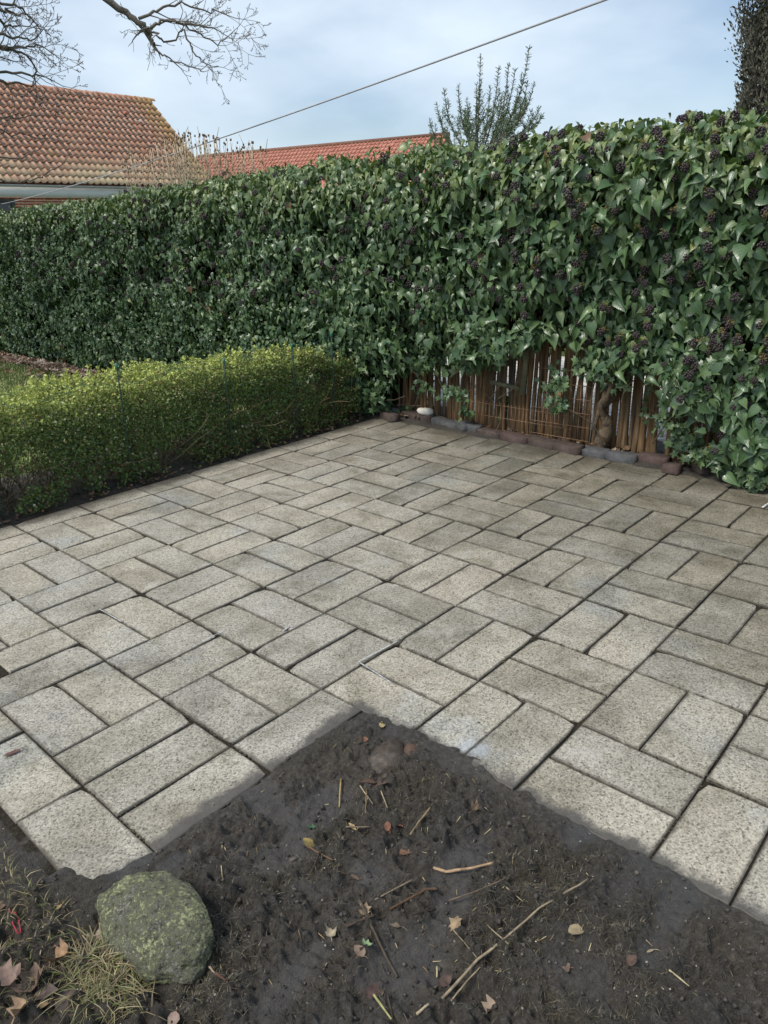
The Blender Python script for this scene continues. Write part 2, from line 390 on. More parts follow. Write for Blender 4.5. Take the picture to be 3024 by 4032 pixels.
def bed(x0, x1, y0, y1):
    X, Y, F = grid(x0, x1, y0, y1, .022)
    return np.stack([X, Y, -.010 + .022 * (fbm(X * 6, Y * 6, 3, 50) - .5) + .016 * (fbm(X * 24, Y * 24, 2, 51) - .5)], -1).reshape(-1, 3), F
V1, F1 = bed(-.62, 3.60, -1.02, 1.84); V2, F2 = bed(.4, 3.60, -3.6, -1.02)
V1[:, 2] = np.minimum(V1[:, 2], -.0095); V2[:, 2] = np.minimum(V2[:, 2], -.0095)
patio = put('patio', np.concatenate([V1, V2]), np.concatenate([F1, F2 + len(V1)]), MAT['joint'])
tag(patio, kind='structure')
S = 0.4; EDGE_V = 8.86
def paver_mesh(L, W, seed):
    r = np.random.default_rng(seed)
    g = .0055; ch = .0035
    hx, hy = L / 2 - g / 2, W / 2 - g / 2
    def ring(ix, z, jit):
        pts = []
        n1 = max(2, int(L / .055)); n2 = max(2, int(W / .055))
        for t in np.linspace(-1, 1, n1 + 1)[:-1]: pts.append((t * (hx - ix), -(hy - ix)))
        for t in np.linspace(-1, 1, n2 + 1)[:-1]: pts.append(((hx - ix), t * (hy - ix)))
        for t in np.linspace(1, -1, n1 + 1)[:-1]: pts.append((t * (hx - ix), (hy - ix)))
        for t in np.linspace(1, -1, n2 + 1)[:-1]: pts.append((-(hx - ix), t * (hy - ix)))
        P = np.array([(a, b, z) for a, b in pts])
        P[:, :2] *= 1 - jit * r.random((len(P), 1)); P[:, 2] -= jit * .25 * r.random(len(P))
        return P
    A = ring(0, -.045, 0); B = ring(0, -ch, .006); Cc = ring(ch, 0, .007)
    if seed % 22 == 14 or seed % 33 == 3:
        cx, cy = r.choice((-1, 1)) * hx, r.choice((-1, 1)) * hy
        for Rg in (B, Cc):
            dd = np.hypot(Rg[:, 0] - cx, Rg[:, 1] - cy); q_ = np.clip(1 - dd / .03, 0, 1)
            Rg[:, 0] -= np.sign(cx) * q_ * .010; Rg[:, 1] -= np.sign(cy) * q_ * .010; Rg[:, 2] -= q_ * .004
    k = len(A); V = np.concatenate([A, B, Cc])
    F4 = [(a * k + i, a * k + (i + 1) % k, (a + 1) * k + (i + 1) % k, (a + 1) * k + i) for a in (0, 1) for i in range(k)]
    me = bpy.data.meshes.new('paver')
    me.from_pydata(V.tolist(), [], F4 + [tuple(range(2 * k, 3 * k))])
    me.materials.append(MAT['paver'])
    return me
PM = {}
def add_paver(u0, u1, v0, v1):
    """slab covering u0..u1 (away from the camera, -y) and v0..v1 (+x) in slab-pattern units"""
    v1 = min(v1, EDGE_V); u0 = max(u0, -4.5)
    if v1 - v0 < .12 or u1 - u0 < .12: return
    lx, ly = (v1 - v0) * S, (u1 - u0) * S
    L, W, rz = (lx, ly, 0) if lx >= ly else (ly, lx, math.pi / 2)
    key = (round(L, 3), round(W, 3))
    if key not in PM: PM[key] = [paver_mesh(L, W, 11 * i + 3) for i in range(7 if key == (.4, .2) else 1)]
    o = bpy.data.objects.new('paver', random.choice(PM[key])); COL.objects.link(o); o.parent = patio
    o.location = ((v0 + v1) / 2 * S + random.gauss(0, .0012), -(u0 + u1) / 2 * S + random.gauss(0, .0012), random.uniform(-.003, .002))
    o.rotation_euler = (random.gauss(0, .003), random.gauss(0, .003), rz + random.choice((0, math.pi)) + random.gauss(0, .0035))
for i in range(-5, 8):
    for j in range(-1, 9):
        if j < 1 and i >= 2: continue
        if (i, j) == (-1, -1): continue
        if (i + j) % 2 == 0:
            for k in (0, .5):
                if i + k < -4.5: continue
                add_paver(i + k, i + k + .5, j, j + 1)
        else:
            if i == -5: add_paver(-4.5, -4, j, j + 1); continue
            for k in (0, .5): add_paver(i, i + 1, j + k, j + k + .5)
add_paver(2, 2.5, 0, 1); add_paver(2, 2.5, -1, 0)
for u in (-3.5, -2.5, -1.5, -.5, .5, 1.5): add_paver(u, u + 1, -1.5, -1)
add_paver(-4.5, -3.5, -1.5, -1)
add_paver(-.5, 0, -1, 0); add_paver(-1, -.5, -.70, 0); add_paver(-1, -.56, -1, -.80)
# chalk lines drawn along a few joints
n = N('chalk', .9, .1); chalk_m = n.done(n.mix(n.map(n.noise(n.pos(), 60, 4), .40, .6), (.28, .28, .28), (.55, .57, .60)))
for (a, b, w) in (((775, 1429), (858, 1385), .004), ((778, 1431), (846, 1474), .005), ((215, 1315), (262, 1342), .004), ((424, 1391), (482, 1363), .004), ((612, 1362), (626, 1352), .008)):
    A, B = gz(*a, .0035), gz(*b, .0035); d = (B - A) / np.linalg.norm(B - A); s = np.array([-d[1], d[0], 0]) * w / 2
    put('chalk_mark', [A - s, B - s, B + s, A + s], [(0, 1, 2, 3)], chalk_m, patio)

jb = MB(); _g = np.array([(0, 0, 1), (.9, 0, .1), (0, .9, .15), (-.9, 0, .05), (0, -.9, .1)], float); _f = [(0, 1, 2), (0, 2, 3), (0, 3, 4), (0, 4, 1)]
for _ in range(9000):
    if rng.random() < .5: x_ = rng.uniform(-.6, 3.5); y_ = -round(rng.uniform(-4.4, 6) / 1.0 if rng.random() < .6 else rng.uniform(-9, 12)) * (S if rng.random() < .75 else S / 2)
    else: y_ = rng.uniform(-2.4, 1.78); x_ = round(rng.uniform(-1.4, 8.7)) * (S if rng.random() < .8 else S / 2)
    if y_ > 1.78 or (x_ < .42 and y_ < -.98) or y_ < -2.5 or x_ > 3.5: continue
    if vn(x_ * 7, y_ * 7, 71) < .45: continue
    s_ = rng.uniform(.0020, .0048); jb.col = np.array(((.050, .042, .028), (.075, .062, .04), (.035, .032, .024), (.065, .068, .03))[int(rng.integers(4))]) * rng.uniform(.7, 1.3)
    jb.add((_g * np.array([1, 1, .55]) * s_ * rng.uniform(.7, 1.3, (5, 1))) @ rotz(rng.uniform(0, 6.28)).T + np.array([x_ + rng.normal(0, .0022), y_ + rng.normal(0, .0022), -.0025 + rng.uniform(-.002, .002)]), _f)
jb.put('joint_moss', MAT['twigcol'], patio, cols=True)['kind'] = 'stuff'

def pav_d(x, y):
    """distance into the bare bed from the paved edge (positive = soil)"""
    d1 = np.minimum(.4 - x, -1.0 - y)
    d2 = -.60 - x
    return np.maximum(d1, d2)
WETS = [(gz(690, 1745), .13, .07), (gz(300, 1860), .07, .05), (gz(85, 1870), .05, .11), (gz(620, 1840), .12, .06), (gz(860, 2075), .13, .09), (gz(1010, 1850), .13, .05),
        (gz(560, 1720), .06, .16), (gz(960, 1970), .10, .05), (gz(800, 1900), .05, .07), (gz(600, 2150), .14, .08), (gz(1470, 1950), .25, .05), (gz(1250, 1800), .09, .06), (gz(380, 1870), .10, .04)]
MOSS = [(gz(680, 1600), .16, .08), (gz(650, 1860), .22, .13), (gz(900, 1730), .14, .12), (gz(420, 2180), .20, .12), (gz(1180, 1900), .25, .12), (gz(120, 2000), .3, .25), (gz(1300, 2120), .3, .10), (gz(460, 2050), .1, .2)]
def fields(X, Y):
    w = np.zeros_like(X); nz = fbm(X * 9, Y * 9, 4, 40) - .5
    for P, a, b in WETS:
        q = ((X - P[0]) / a) ** 2 + ((Y - P[1]) / b) ** 2
        w = np.maximum(w, sstep(1.15, .55, np.sqrt(q) + nz * 1.5))
    w = np.maximum(w * .9, .6 * sstep(.64, .74, fbm(X * 5, Y * 5, 4, 77)))
    m = np.zeros_like(X)
    for P, a, b in MOSS:
        q = ((X - P[0]) / a) ** 2 + ((Y - P[1]) / b) ** 2
        m = np.maximum(m, sstep(1.3, .4, np.sqrt(q) + nz * 1.2))
    m = np.maximum(m, sstep(-.62, -.75, X + nz * .2)) * (1 - w)
    return w, m
def soil_h(X, Y, wet=None):
    d = pav_d(X, Y)
    if wet is None: wet, _ = fields(X, Y)
    lump = (fbm(X * 5, Y * 5, 3, 5) - .5) * .040 + (fbm(X * 17, Y * 17, 3, 9) - .5) * .030
    rid = 1 - np.abs(2 * fbm(X * 26 + 3 * Y, Y * 15, 3, 21) - 1)
    fine = (fbm(X * 60, Y * 60, 4, 15, .65) - .5) * .028 + (fbm(X * 32, Y * 32, 3, 19, .6) - .5) * .060 + (rid - .6) * .040
    tread = np.zeros_like(X)
    for P, a, rad in ((gz(520, 1905), .5, .13), (gz(1050, 2010), 1.1, .12), (gz(680, 2080), .2, .10)):
        dx, dy = X - P[0], Y - P[1]; q = np.hypot(dx, dy)
        tread += sstep(rad, rad * .5, q) * .012 * np.sin((dx * math.cos(a) + dy * math.sin(a)) * 190 + 3 * fbm(X * 20, Y * 20, 2, 3))
    rg1 = 1 - np.abs(2 * fbm(X * 13, Y * 13, 3, 101) - 1); rg2 = 1 - np.abs(2 * fbm(X * 29, Y * 29, 3, 103) - 1)
    patch_ = sstep(.40, .62, fbm(X * 3.5, Y * 3.5, 3, 107))
    fine = fine + ((rg1 - .75) * .036 + (rg2 - .72) * .026) * (.35 + .65 * patch_)
    h = .002 + lump * .75 + (fine + tread) * (1 - .72 * wet) - .008 * wet
    h = h * sstep(-.02, .12, d)
    e = d + (fbm(X * 5, Y * 5, 3, 33) - .5) * .10 + (fbm(X * 22, Y * 22, 3, 35) - .5) * .05 + .012
    over = sstep(-.075, .005, e)          # where mud laps over the slab edge
    return np.where(d > 0, h + .001, 0) + (over - 1) * .05 + np.where(d <= 0, .0035 * sstep(-.05, .02, e), .0035)
X, Y, F = grid(-1.9, .52, -3.0, -.86, .0047)
wet, moss = fields(X, Y)
Z = soil_h(X, Y, wet)
soil = put('soil', np.stack([X, Y, Z], -1).reshape(-1, 3), F, MAT['soil'], cols=np.stack([wet, moss, wet * 0], -1).reshape(-1, 3), smooth=True)
tag(soil, kind='structure')
X2, Y2, F2 = grid(-3.2, -.58, -.90, .30, .02)
put('soil_margin', np.stack([X2, Y2, -.028 + .03 * fbm(X2 * 8, Y2 * 8, 3, 2)], -1).reshape(-1, 3), F2, MAT['soil'], cols=np.stack([X2 * 0, X2 * 0 + .5, X2 * 0], -1).reshape(-1, 3), smooth=True)['kind'] = 'structure'
X2, Y2, F2 = grid(-3.2, -.58, .28, 2.4, .03)
put('side_lawn', np.stack([X2, Y2, -.03 + .02 * fbm(X2 * 8, Y2 * 8, 3, 2)], -1).reshape(-1, 3), F2, lawn_m)['kind'] = 'structure'
X2, Y2, F2 = grid(.30, 3.6, 1.76, 2.75, .025)
put('hedge_bed', np.stack([X2, Y2, np.where(Y2 < 1.82, -.03, -.02) + .035 * fbm(X2 * 9, Y2 * 9, 4, 6) * sstep(1.76, 1.95, Y2)], -1).reshape(-1, 3), F2, MAT['soil'], cols=np.stack([X2 * 0, X2 * 0 + .9, X2 * 0], -1).reshape(-1, 3), smooth=True)['kind'] = 'structure'
X2, Y2, F2 = grid(3.44, 4.2, -2.8, 3.4, .03)
put('fence_bed', np.stack([X2, Y2, -.022 + .05 * fbm(X2 * 8, Y2 * 8, 4, 8) * sstep(3.42, 3.6, X2)], -1).reshape(-1, 3), F2, MAT['soil'], cols=np.stack([X2 * 0, X2 * 0 + .4, X2 * 0], -1).reshape(-1, 3), smooth=True)['kind'] = 'structure'
SG = (Z, wet, moss)
def look(k, x, y):
    A_ = SG[k]; i = min(max(int(round((x + 1.9) / 2.42 * (A_.shape[0] - 1))), 0), A_.shape[0] - 1); j = min(max(int(round((y + 3.0) / 2.14 * (A_.shape[1] - 1))), 0), A_.shape[1] - 1)
    return float(A_[i, j])
def hz(x, y): return look(0, x, y)
def on_soil(px, py):
    P = gz(px, py, 0.0)
    for _ in range(3): P = gz(px, py, max(-.01, hz(P[0], P[1])))
    return P

# ------------------------------------------------------------------ leaf shapes
def leaf_shape(kind):
    if kind == 'mature': o = [(.0, .0), (.22, -.04), (.34, .12), (.35, .30), (.25, .58), (.10, .88), (0, 1.15)]
    elif kind == 'wide': o = [(.0, .0), (.26, -.09), (.43, .08), (.42, .32), (.33, .54), (.13, .82), (0, 1.08)]
    else: o = [(.0, .0), (.22, -.13), (.46, -.06), (.27, .19), (.52, .44), (.20, .52), (0, 1.0)]
    R = [(x, y) for x, y in o[1:-1]]
    V = [(0, 0), (0, .18), (0, .38), (0, .62)] + [o[-1]] + R + [(-x, y) for x, y in R]
    V = np.array(V)
    F = []
    for s, b in ((0, 5), (1, 10)):
        t = [(0, b, 1), (b, b + 1, 1), (b + 1, b + 2, 1), (1, b + 2, 2), (b + 2, b + 3, 2), (2, b + 3, 3), (b + 3, b + 4, 3), (3, b + 4, 4)]
        F += t if s == 0 else [(a, c, d) for a, d, c in t]
    uv = np.stack([V[:, 0] + .5, V[:, 1]], 1)
    z = .42 * np.abs(V[:, 0]) - .30 * V[:, 1] ** 2
    return np.column_stack([V, z]), np.array(F), uv
LS = {k: leaf_shape(k) for k in ('mature', 'wide', 'lobed')}
def unit(a): return a / (np.linalg.norm(a, axis=-1, keepdims=True) + 1e-9)
def frames(tip, nrm):
    tip = unit(tip); side = unit(np.cross(tip, nrm)); nn = np.cross(side, tip)
    return side, tip, nn
def scatter(shape, pos, tip, nrm, size, col, curl=None, wid=None):
    V, F, uv = shape
    s, t, n_ = frames(tip, nrm)
    m = len(pos)
    vz = np.broadcast_to(V[:, 2], (m, len(V))) * (1 if curl is None else curl[:, None])
    P = pos[:, None] + size[:, None, None] * (V[None, :, 0, None] * (s if wid is None else s * wid[:, None])[:, None] + V[None, :, 1, None] * t[:, None] + vz[:, :, None] * n_[:, None])
    FF = (F[None] + (np.arange(m) * len(V))[:, None, None]).reshape(-1, F.shape[1])
    return P.reshape(-1, 3), FF, np.repeat(col, len(V), 0), np.tile(uv, (m, 1))
def merge(parts):
    V = []; F = []; Cc = []; U = []; n_ = 0
    for v, f, c_, u in parts: V.append(v); F.append(f + n_); Cc.append(c_); U.append(u); n_ += len(v)
    return np.concatenate(V), np.concatenate(F), np.concatenate(Cc), np.concatenate(U)

# ------------------------------------------------------------------ ivy hedge
ivy = thing('ivy_hedge', 'tall clipped ivy hedge with black berries growing over the stake fence', 'hedge', (3.85, 3.5, 0))
def hedge_bot(y):
    """height at which the ivy's lower edge hangs, per y"""
    return np.interp(y, [-2.6, -1.25, -1.08, -.88, -.5, -.2, .1, .35, .65, .95, 1.3, 1.62, 1.85, 12], [.0, .0, .20, .48, .64, .64, .78, .72, .54, .48, .46, .40, 0, 0])
def hedge_top(y): return 2.045 + .05 * (fbm(y * 1.1, y * 0, 3, 60) - .5) + .10 * (fbm(y * 3.3 + 9, y * 0, 2, 61) - .5) + np.interp(y, [-2, .2, .8, 1.4, 3, 4.5, 6, 9], [.08, .06, .03, .06, .06, .02, -.05, -.085])
def hedge_front(y, z):
    b = 3.46 + .36 * (fbm(y * 1.6, z * 1.9, 3, 62) - .5) + .26 * (fbm(y * 5, z * 5, 2, 63) - .5)
    b += .16 * sstep(.75, .2, z) * sstep(1.9, 1.2, y) - .06 * sstep(1.0, 1.7, z) * sstep(1.5, .2, y)
    b += .20 * sstep(1.75, 2.05, z) ** 2
    return b
def ivy_cols(m, y, z, top=0.0):
    t = rng.random((m, 1)) ** 1.4; b = np.array([[.040, .084, .038]]) * (1 - t) + np.array([[.125, .192, .080]]) * t
    k = np.clip(np.asarray(top).reshape(-1, 1) if np.ndim(top) else np.full((m, 1), top), 0, 1) * rng.random((m, 1))
    b = b * (1 - k) + np.array([[.21, .25, .095]]) * k  # leaves near the top painted lighter and yellower, as if sunlit
    old = rng.random((m, 1)); b = np.where(old < .003, np.array([[.20, .23, .07]]), b)
    return np.where(old > .997, np.array([[.17, .10, .055]]), b)
parts = []; near = []
shoots = []
# flowering shoots: rosettes of hanging leaves round a tip
ys = []; zs = []
for _ in range(6600):
    y = rng.uniform(-2.3, 10.8); z = rng.uniform(0, 2.06)
    if z < hedge_bot(y) + .04 or z > hedge_top(y): continue
    ys.append(y); zs.append(z)
ys = np.array(ys); zs = np.array(zs)
ns = len(ys)
xf = hedge_front(ys, zs) + rng.normal(0, .035, ns)
tipP = np.stack([xf, ys, zs], 1)
topf = sstep(1.55, 2.0, zs)
axis = unit(np.stack([-1 + .5 * topf, rng.normal(0, .35, ns), .15 + .9 * topf + rng.normal(0, .25, ns)], 1))
# shoots on the top
nt = 1500
yt = rng.uniform(-2.3, 10.8, nt); xt = rng.uniform(3.55, 4.35, nt)
zt = hedge_top(yt) - .10 * ((xt - 3.95) / .4) ** 2 + rng.normal(0, .025, nt)
tipP = np.concatenate([tipP, np.stack([xt, yt, zt], 1)])
axis = np.concatenate([axis, unit(np.stack([rng.normal(-.1, .35, nt), rng.normal(0, .35, nt), np.ones(nt)], 1))])
topf = np.concatenate([topf, np.ones(nt)])
lobed_p = np.concatenate([sstep(1.0, .2, zs) * .8 + .25 * (ys > 3), np.zeros(nt)])
szk = np.concatenate([np.interp(ys, [-2, 0, 2, 5, 10], [1.10, .98, .78, .68, .64]), np.interp(yt, [-2, 0, 2, 5, 10], [1.10, .98, .78, .68, .64])])
LP = []; LT = []; LN = []; LSZ = []; LK = []; LTOP = []
for i in range(len(tipP)):
    a = axis[i]; k = rng.integers(5, 9)
    e1 = unit(np.cross(a, [0.02, .1, 1.0])); e2 = np.cross(a, e1)
    ph = rng.uniform(0, 6.28)
    for q in range(k):
        ph += 2.4
        rad = math.cos(ph) * e1 + math.sin(ph) * e2
        hang = .75 + .45 * rng.random()
        t = rad * .75 + a * (.35 - .04 * q) + np.array([0, 0, -hang]) + rng.normal(0, .36, 3)
        base = tipP[i] - a * (.010 * q + .01) + rad * (.022 + .006 * q) + rng.normal(0, .008, 3)
        nn = a * .9 + np.array([-.25, 0, .60]) + rng.normal(0, .38, 3)
        LP.append(base); LT.append(t); LN.append(nn); LTOP.append(topf[i])
        LSZ.append(szk[i] * (.040 + .066 * rng.random() ** 1.3) * (1.0 if q > 1 else .7)); LK.append(2 if rng.random() < lobed_p[i] + .10 else (1 if rng.random() < .42 else 0))
# filler foliage deeper in, on the top and at the back
def filler(nf, yr, zr, depth, back=False):
    y = rng.uniform(*yr, nf); z = rng.uniform(*zr, nf)
    ok = (z > hedge_bot(y) - .02) & (z < hedge_top(y) - .02); y, z = y[ok], z[ok]
    x = hedge_front(y, z) + rng.uniform(*depth, len(y)) if not back else 4.40 + rng.uniform(-.12, .12, len(y))
    for i in range(len(y)):
        LP.append(np.array([x[i], y[i], z[i]])); LT.append(np.array([rng.normal(-.25 if not back else .25, .45), rng.normal(0, .6), -.75]) + rng.normal(0, .2, 3))
        LN.append(np.array([-.8 if not back else .8, rng.normal(0, .4), .5 + rng.normal(0, .3)])); LTOP.append(0.0)
        LSZ.append(rng.uniform(.05, .09)); LK.append(int(rng.integers(0, 3)))
filler(15000, (-2.3, 10.8), (0, 2.05), (.0, .30))
filler(4000, (-2.3, 10.8), (.0, 2.0), (0, 0), True)
# ivy creeping on the stakes, the hanging spray in the right corner, the lower fringe
def patch(px, py, X, rx, rz, nn_, smin=.035, smax=.07, kind=2):
    P = gx(px, py, X)
    for _ in range(nn_):
        a = rng.normal(0, .5, 2)
        LP.append(P + np.array([rng.normal(0, .03), a[0] * rx, a[1] * rz]))
        LT.append(np.array([-.35, rng.normal(0, .7), -.7]) + rng.normal(0, .2, 3)); LN.append(np.array([-1, rng.normal(0, .35), .4]) + rng.normal(0, .15, 3))
        LTOP.append(.0); LSZ.append(rng.uniform(smin, smax)); LK.append(kind)
for a in ((1205, 830, 3.62, .10, .13, 45), (1215, 870, 3.62, .07, .08, 22), (985, 850, 3.58, .10, .08, 30), (1005, 885, 3.60, .04, .05, 14), (925, 838, 3.62, .10, .07, 18),
          (1095, 895, 3.86, .05, .10, 22), (1100, 865, 3.84, .06, .06, 14), (1330, 820, 3.64, .14, .06, 32), (1270, 790, 3.66, .10, .10, 40), (1400, 870, 3.68, .03, .12, 8), (1435, 890, 3.66, .05, .12, 18),
          (1465, 930, 3.64, .06, .10, 34), (1500, 960, 3.60, .10, .07, 40), (1530, 985, 3.56, .10, .05, 34), (1590, 1020, 3.50, .14, .05, 46), (1640, 1040, 3.45, .10, .04, 30), (830, 880, 3.66, .12, .06, 24), (900, 890, 3.75, .2, .04, 16)):
    patch(*a)
for a in ((1520, 860, 3.40, .13, .10, 46, .05, .09, 1), (1560, 870, 3.42, .10, .10, 30, .055, .09, 0), (1610, 900, 3.40, .12, .16, 52, .05, .095, 0), (1640, 960, 3.40, .10, .12, 46, .05, .09, 1), (1590, 960, 3.42, .10, .10, 30, .06, .09, 0), (840, 745, 3.25, .08, .06, 16, .06, .08, 1)):
    patch(*a)
LP = np.array(LP); LT = np.array(LT); LN = np.array(LN); LSZ = np.array(LSZ); LK = np.array(LK); LTOP = np.array(LTOP)
LC = ivy_cols(len(LP), None, None, LTOP * .8)
CURL = rng.uniform(.5, 1.6, len(LP))
# the 300 that show largest become single leaves
dist = np.linalg.norm(LP - CAM, axis=1)
infront = LP[:, 0] < hedge_front(LP[:, 1], LP[:, 2]) - .01
q = (LP - CAM) @ CR.T; sx = q[:, 0] / q[:, 2] * FPX + 1512; sy = q[:, 1] / q[:, 2] * FPX + 2016
score = np.where(infront & (sx > 0) & (sx < 3024) & (sy > 0), LSZ / dist, 0)
pick = np.zeros(len(LP), bool); pick[np.argsort(-score)[:300]] = True
kinds = ['mature', 'wide', 'lobed']
parts = []
for k in range(3):
    s_ = (LK == k) & ~pick
    parts.append(scatter(LS[kinds[k]], LP[s_], LT[s_], LN[s_], LSZ[s_], LC[s_], CURL[s_], rng.uniform(.66, 1.22, s_.sum())))
V, F, Cc, U = merge(parts)
o = put('foliage', V, F, MAT['ivy'], ivy, cols=Cc, uv=U, smooth=True); o['kind'] = 'stuff'
LM = {}
for k in range(3):
    for v in range(4):
        sh = LS[kinds[k]]; V = sh[0].copy(); V[:, 2] *= (.6, 1.0, 1.3, .9)[v]
        cc = np.tile([(.050, .098, .044), (.066, .122, .054), (.090, .156, .066), (.056, .108, .046)][v], (len(V), 1))
        me = mesh_np('leaf', V, sh[1], cols=cc, uv=sh[2], smooth=True); me.materials.append(MAT['ivy']); LM[(k, v)] = me
io = worg(ivy)
sd, tp, nm = frames(LT, LN)
for i in np.where(pick)[0]:
    o = bpy.data.objects.new('leaf', LM[(int(LK[i]), int(rng.integers(4)))]); COL.objects.link(o); o.parent = ivy
    Mx = Matrix.Identity(4)
    for r_ in range(3):
        Mx[r_][0] = sd[i][r_] * LSZ[i] * (.72 + .45 * ((i * 7919) % 100) / 100); Mx[r_][1] = tp[i][r_] * LSZ[i]; Mx[r_][2] = nm[i][r_] * LSZ[i]; Mx[r_][3] = LP[i][r_] - io[r_]
    o.matrix_local = Mx
# berry clusters
def berry_mesh(seed):
    r = np.random.default_rng(seed); b = MB()
    g = (1 + 5 ** .5) / 2
    iv = unit(np.array([(-1, g, 0), (1, g, 0), (-1, -g, 0), (1, -g, 0), (0, -1, g), (0, 1, g), (0, -1, -g), (0, 1, -g), (g, 0, -1), (g, 0, 1), (-g, 0, -1), (-g, 0, 1)], float))
    fi = [(0, 11, 5), (0, 5, 1), (0, 1, 7), (0, 7, 10), (0, 10, 11), (1, 5, 9), (5, 11, 4), (11, 10, 2), (10, 7, 6), (7, 1, 8), (3, 9, 4), (3, 4, 2), (3, 2, 6), (3, 6, 8), (3, 8, 9), (4, 9, 5), (2, 4, 11), (6, 2, 10), (8, 6, 7), (9, 8, 1)]
    for i in range(22):
        z = 1 - 2 * (i + .5) / 22 * .85; a = i * 2.4 + r.normal(0, .2); rr = math.sqrt(max(0, 1 - z * z))
        b.add(iv * r.uniform(.0046, .0060) + np.array([rr * math.cos(a), rr * math.sin(a), z]) * .0155, fi)
    return mesh_np('berry_cluster', np.concatenate(b.V), np.concatenate(b.F3), smooth=True)
def stalk_mesh(seed):
    r = np.random.default_rng(seed); b = MB()
    b.tube([(0, 0, -.045), (0, 0, .0)], .0018, 3)
    for i in range(12):
        d = unit(np.array([r.normal(), r.normal(), abs(r.normal()) + .3])); b.tube([(0, 0, 0), d * .018], .0008, 3, False); b.box(d * .019, (.0018,) * 3)
    F = [np.concatenate(b.F3), np.concatenate(b.F4)]
    return mesh_np('stalk', np.concatenate(b.V), F)
BM = [berry_mesh(i) for i in range(4)]; SM = [stalk_mesh(i) for i in range(3)]
for m_ in BM: m_.materials.append(MAT['berry'])
for m_ in SM: m_.materials.append(MAT['stalk'])
qq = (tipP - CAM) @ CR.T; sx = qq[:, 0] / qq[:, 2] * FPX + 1512; sy = qq[:, 1] / qq[:, 2] * FPX + 2016
cand = [i for i in range(len(tipP)) if 0 < sx[i] < 3050 and sy[i] > 300 and (tipP[i][2] > .9 or tipP[i][1] < 0) and (i < ns or tipP[i][0] < 3.9)]
pr_ = np.array([np.interp(tipP[i][1], [-1.2, .5, 2, 10], [.7, .5, .28, .16]) * (1.0 if tipP[i][2] < hedge_top(tipP[i][1]) - .10 else .12) for i in cand])
sel = [c_ for c_, p_ in zip(cand, pr_) if rng.random() < p_ * .42 and tipP[c_][2] + axis[c_][2] * .062 < hedge_top(tipP[c_][1]) + .01]
sel = sorted(sel, key=lambda i: np.linalg.norm(tipP[i] - CAM))
def orient(d):
    return Vector(d).to_track_quat('Z', 'Y').to_matrix().to_4x4()
rest = MB()
for c_, i in enumerate(sel):
    d = unit(axis[i] + np.array([0, 0, .15])); P = tipP[i] + d * .062
    s_ = rng.uniform(1.0, 1.55)
    if c_ < 290:
        o = bpy.data.objects.new('berry_cluster', BM[int(rng.integers(4))]); COL.objects.link(o); o.parent = ivy
        o.matrix_local = Matrix.Translation(Vector(P - io)) @ orient(d) @ Matrix.Scale(s_, 4)
        if c_ < 140 and rng.random() < .55:
            o2 = bpy.data.objects.new('stalk', SM[int(rng.integers(3))]); COL.objects.link(o2); o2.parent = ivy
            o2.matrix_local = Matrix.Translation(Vector(P - io + np.array([0, rng.normal(0, .02), .022]))) @ orient(d + rng.normal(0, .4, 3)) @ Matrix.Scale(rng.uniform(.9, 1.3), 4)
    else:
        m_ = BM[int(rng.integers(4))]; co = np.zeros(len(m_.vertices) * 3); m_.vertices.foreach_get('co', co)
        fi = np.zeros(len(m_.loops), int); m_.loops.foreach_get('vertex_index', fi)
        rest.add(co.reshape(-1, 3) * s_ + P, fi.reshape(-1, 3))
if rest.V: rest.put('berries', MAT['berry'], ivy, smooth=True)['kind'] = 'stuff'
# dark boxes standing in for stems and shade inside the hedge, trunk, bare stems
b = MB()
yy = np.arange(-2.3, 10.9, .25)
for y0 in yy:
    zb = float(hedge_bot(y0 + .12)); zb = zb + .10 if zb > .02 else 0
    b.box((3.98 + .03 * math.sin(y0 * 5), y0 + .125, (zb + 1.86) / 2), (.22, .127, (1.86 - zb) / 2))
b.put('dark_core', MAT['core'], ivy)
b = MB()
P = np.array([(3.70, -.235, -.03), (3.69, -.245, .10), (3.71, -.25, .22), (3.67, -.235, .33), (3.70, -.27, .45), (3.78, -.30, .62), (3.86, -.27, .8)])
Pi = np.array([[np.interp(t, np.linspace(0, 1, 7), P[:, k]) for k in range(3)] for t in np.linspace(0, 1, 26)])
Pi[:, 1] += .012 * np.sin(np.linspace(0, 17, 26)); b.tube(Pi, .040 + .012 * np.sin(np.linspace(0, 11, 26)) + .008 * rng.random(26), 9)
b.tube([(3.66, -.25, .33), (3.63, -.28, .40), (3.64, -.30, .50), (3.70, -.36, .62)], [.022, .018, .02, .016], 6)
b.tube([(3.69, -.20, .0), (3.66, -.19, .2), (3.66, -.22, .34)], [.018, .016, .014], 6)
b.put('trunk', MAT['ivytrunk'], ivy, smooth=True)
b = MB()
for _ in range(120):
    y = rng.uniform(-1.3, 1.7) if rng.random() < .6 else rng.uniform(3.2, 6.5); z = rng.uniform(0, 1.2); x = 3.62 + rng.uniform(-.06, .12) if y < 2 else hedge_front(y, z) + rng.uniform(.0, .12)
    P = [np.array([x, y, z])]; d = unit(np.array([-.1, rng.normal(0, .7), rng.normal(.3, .8)]))
    for k in range(6): d = unit(d + rng.normal(0, .18, 3)); P.append(P[-1] + d * .06)
    b.tube(P, np.linspace(.004, .002, 7) * rng.uniform(.6, 1.4), 4, False)
b.put('bare_stems', MAT['ivytrunk'], ivy)['kind'] = 'stuff'

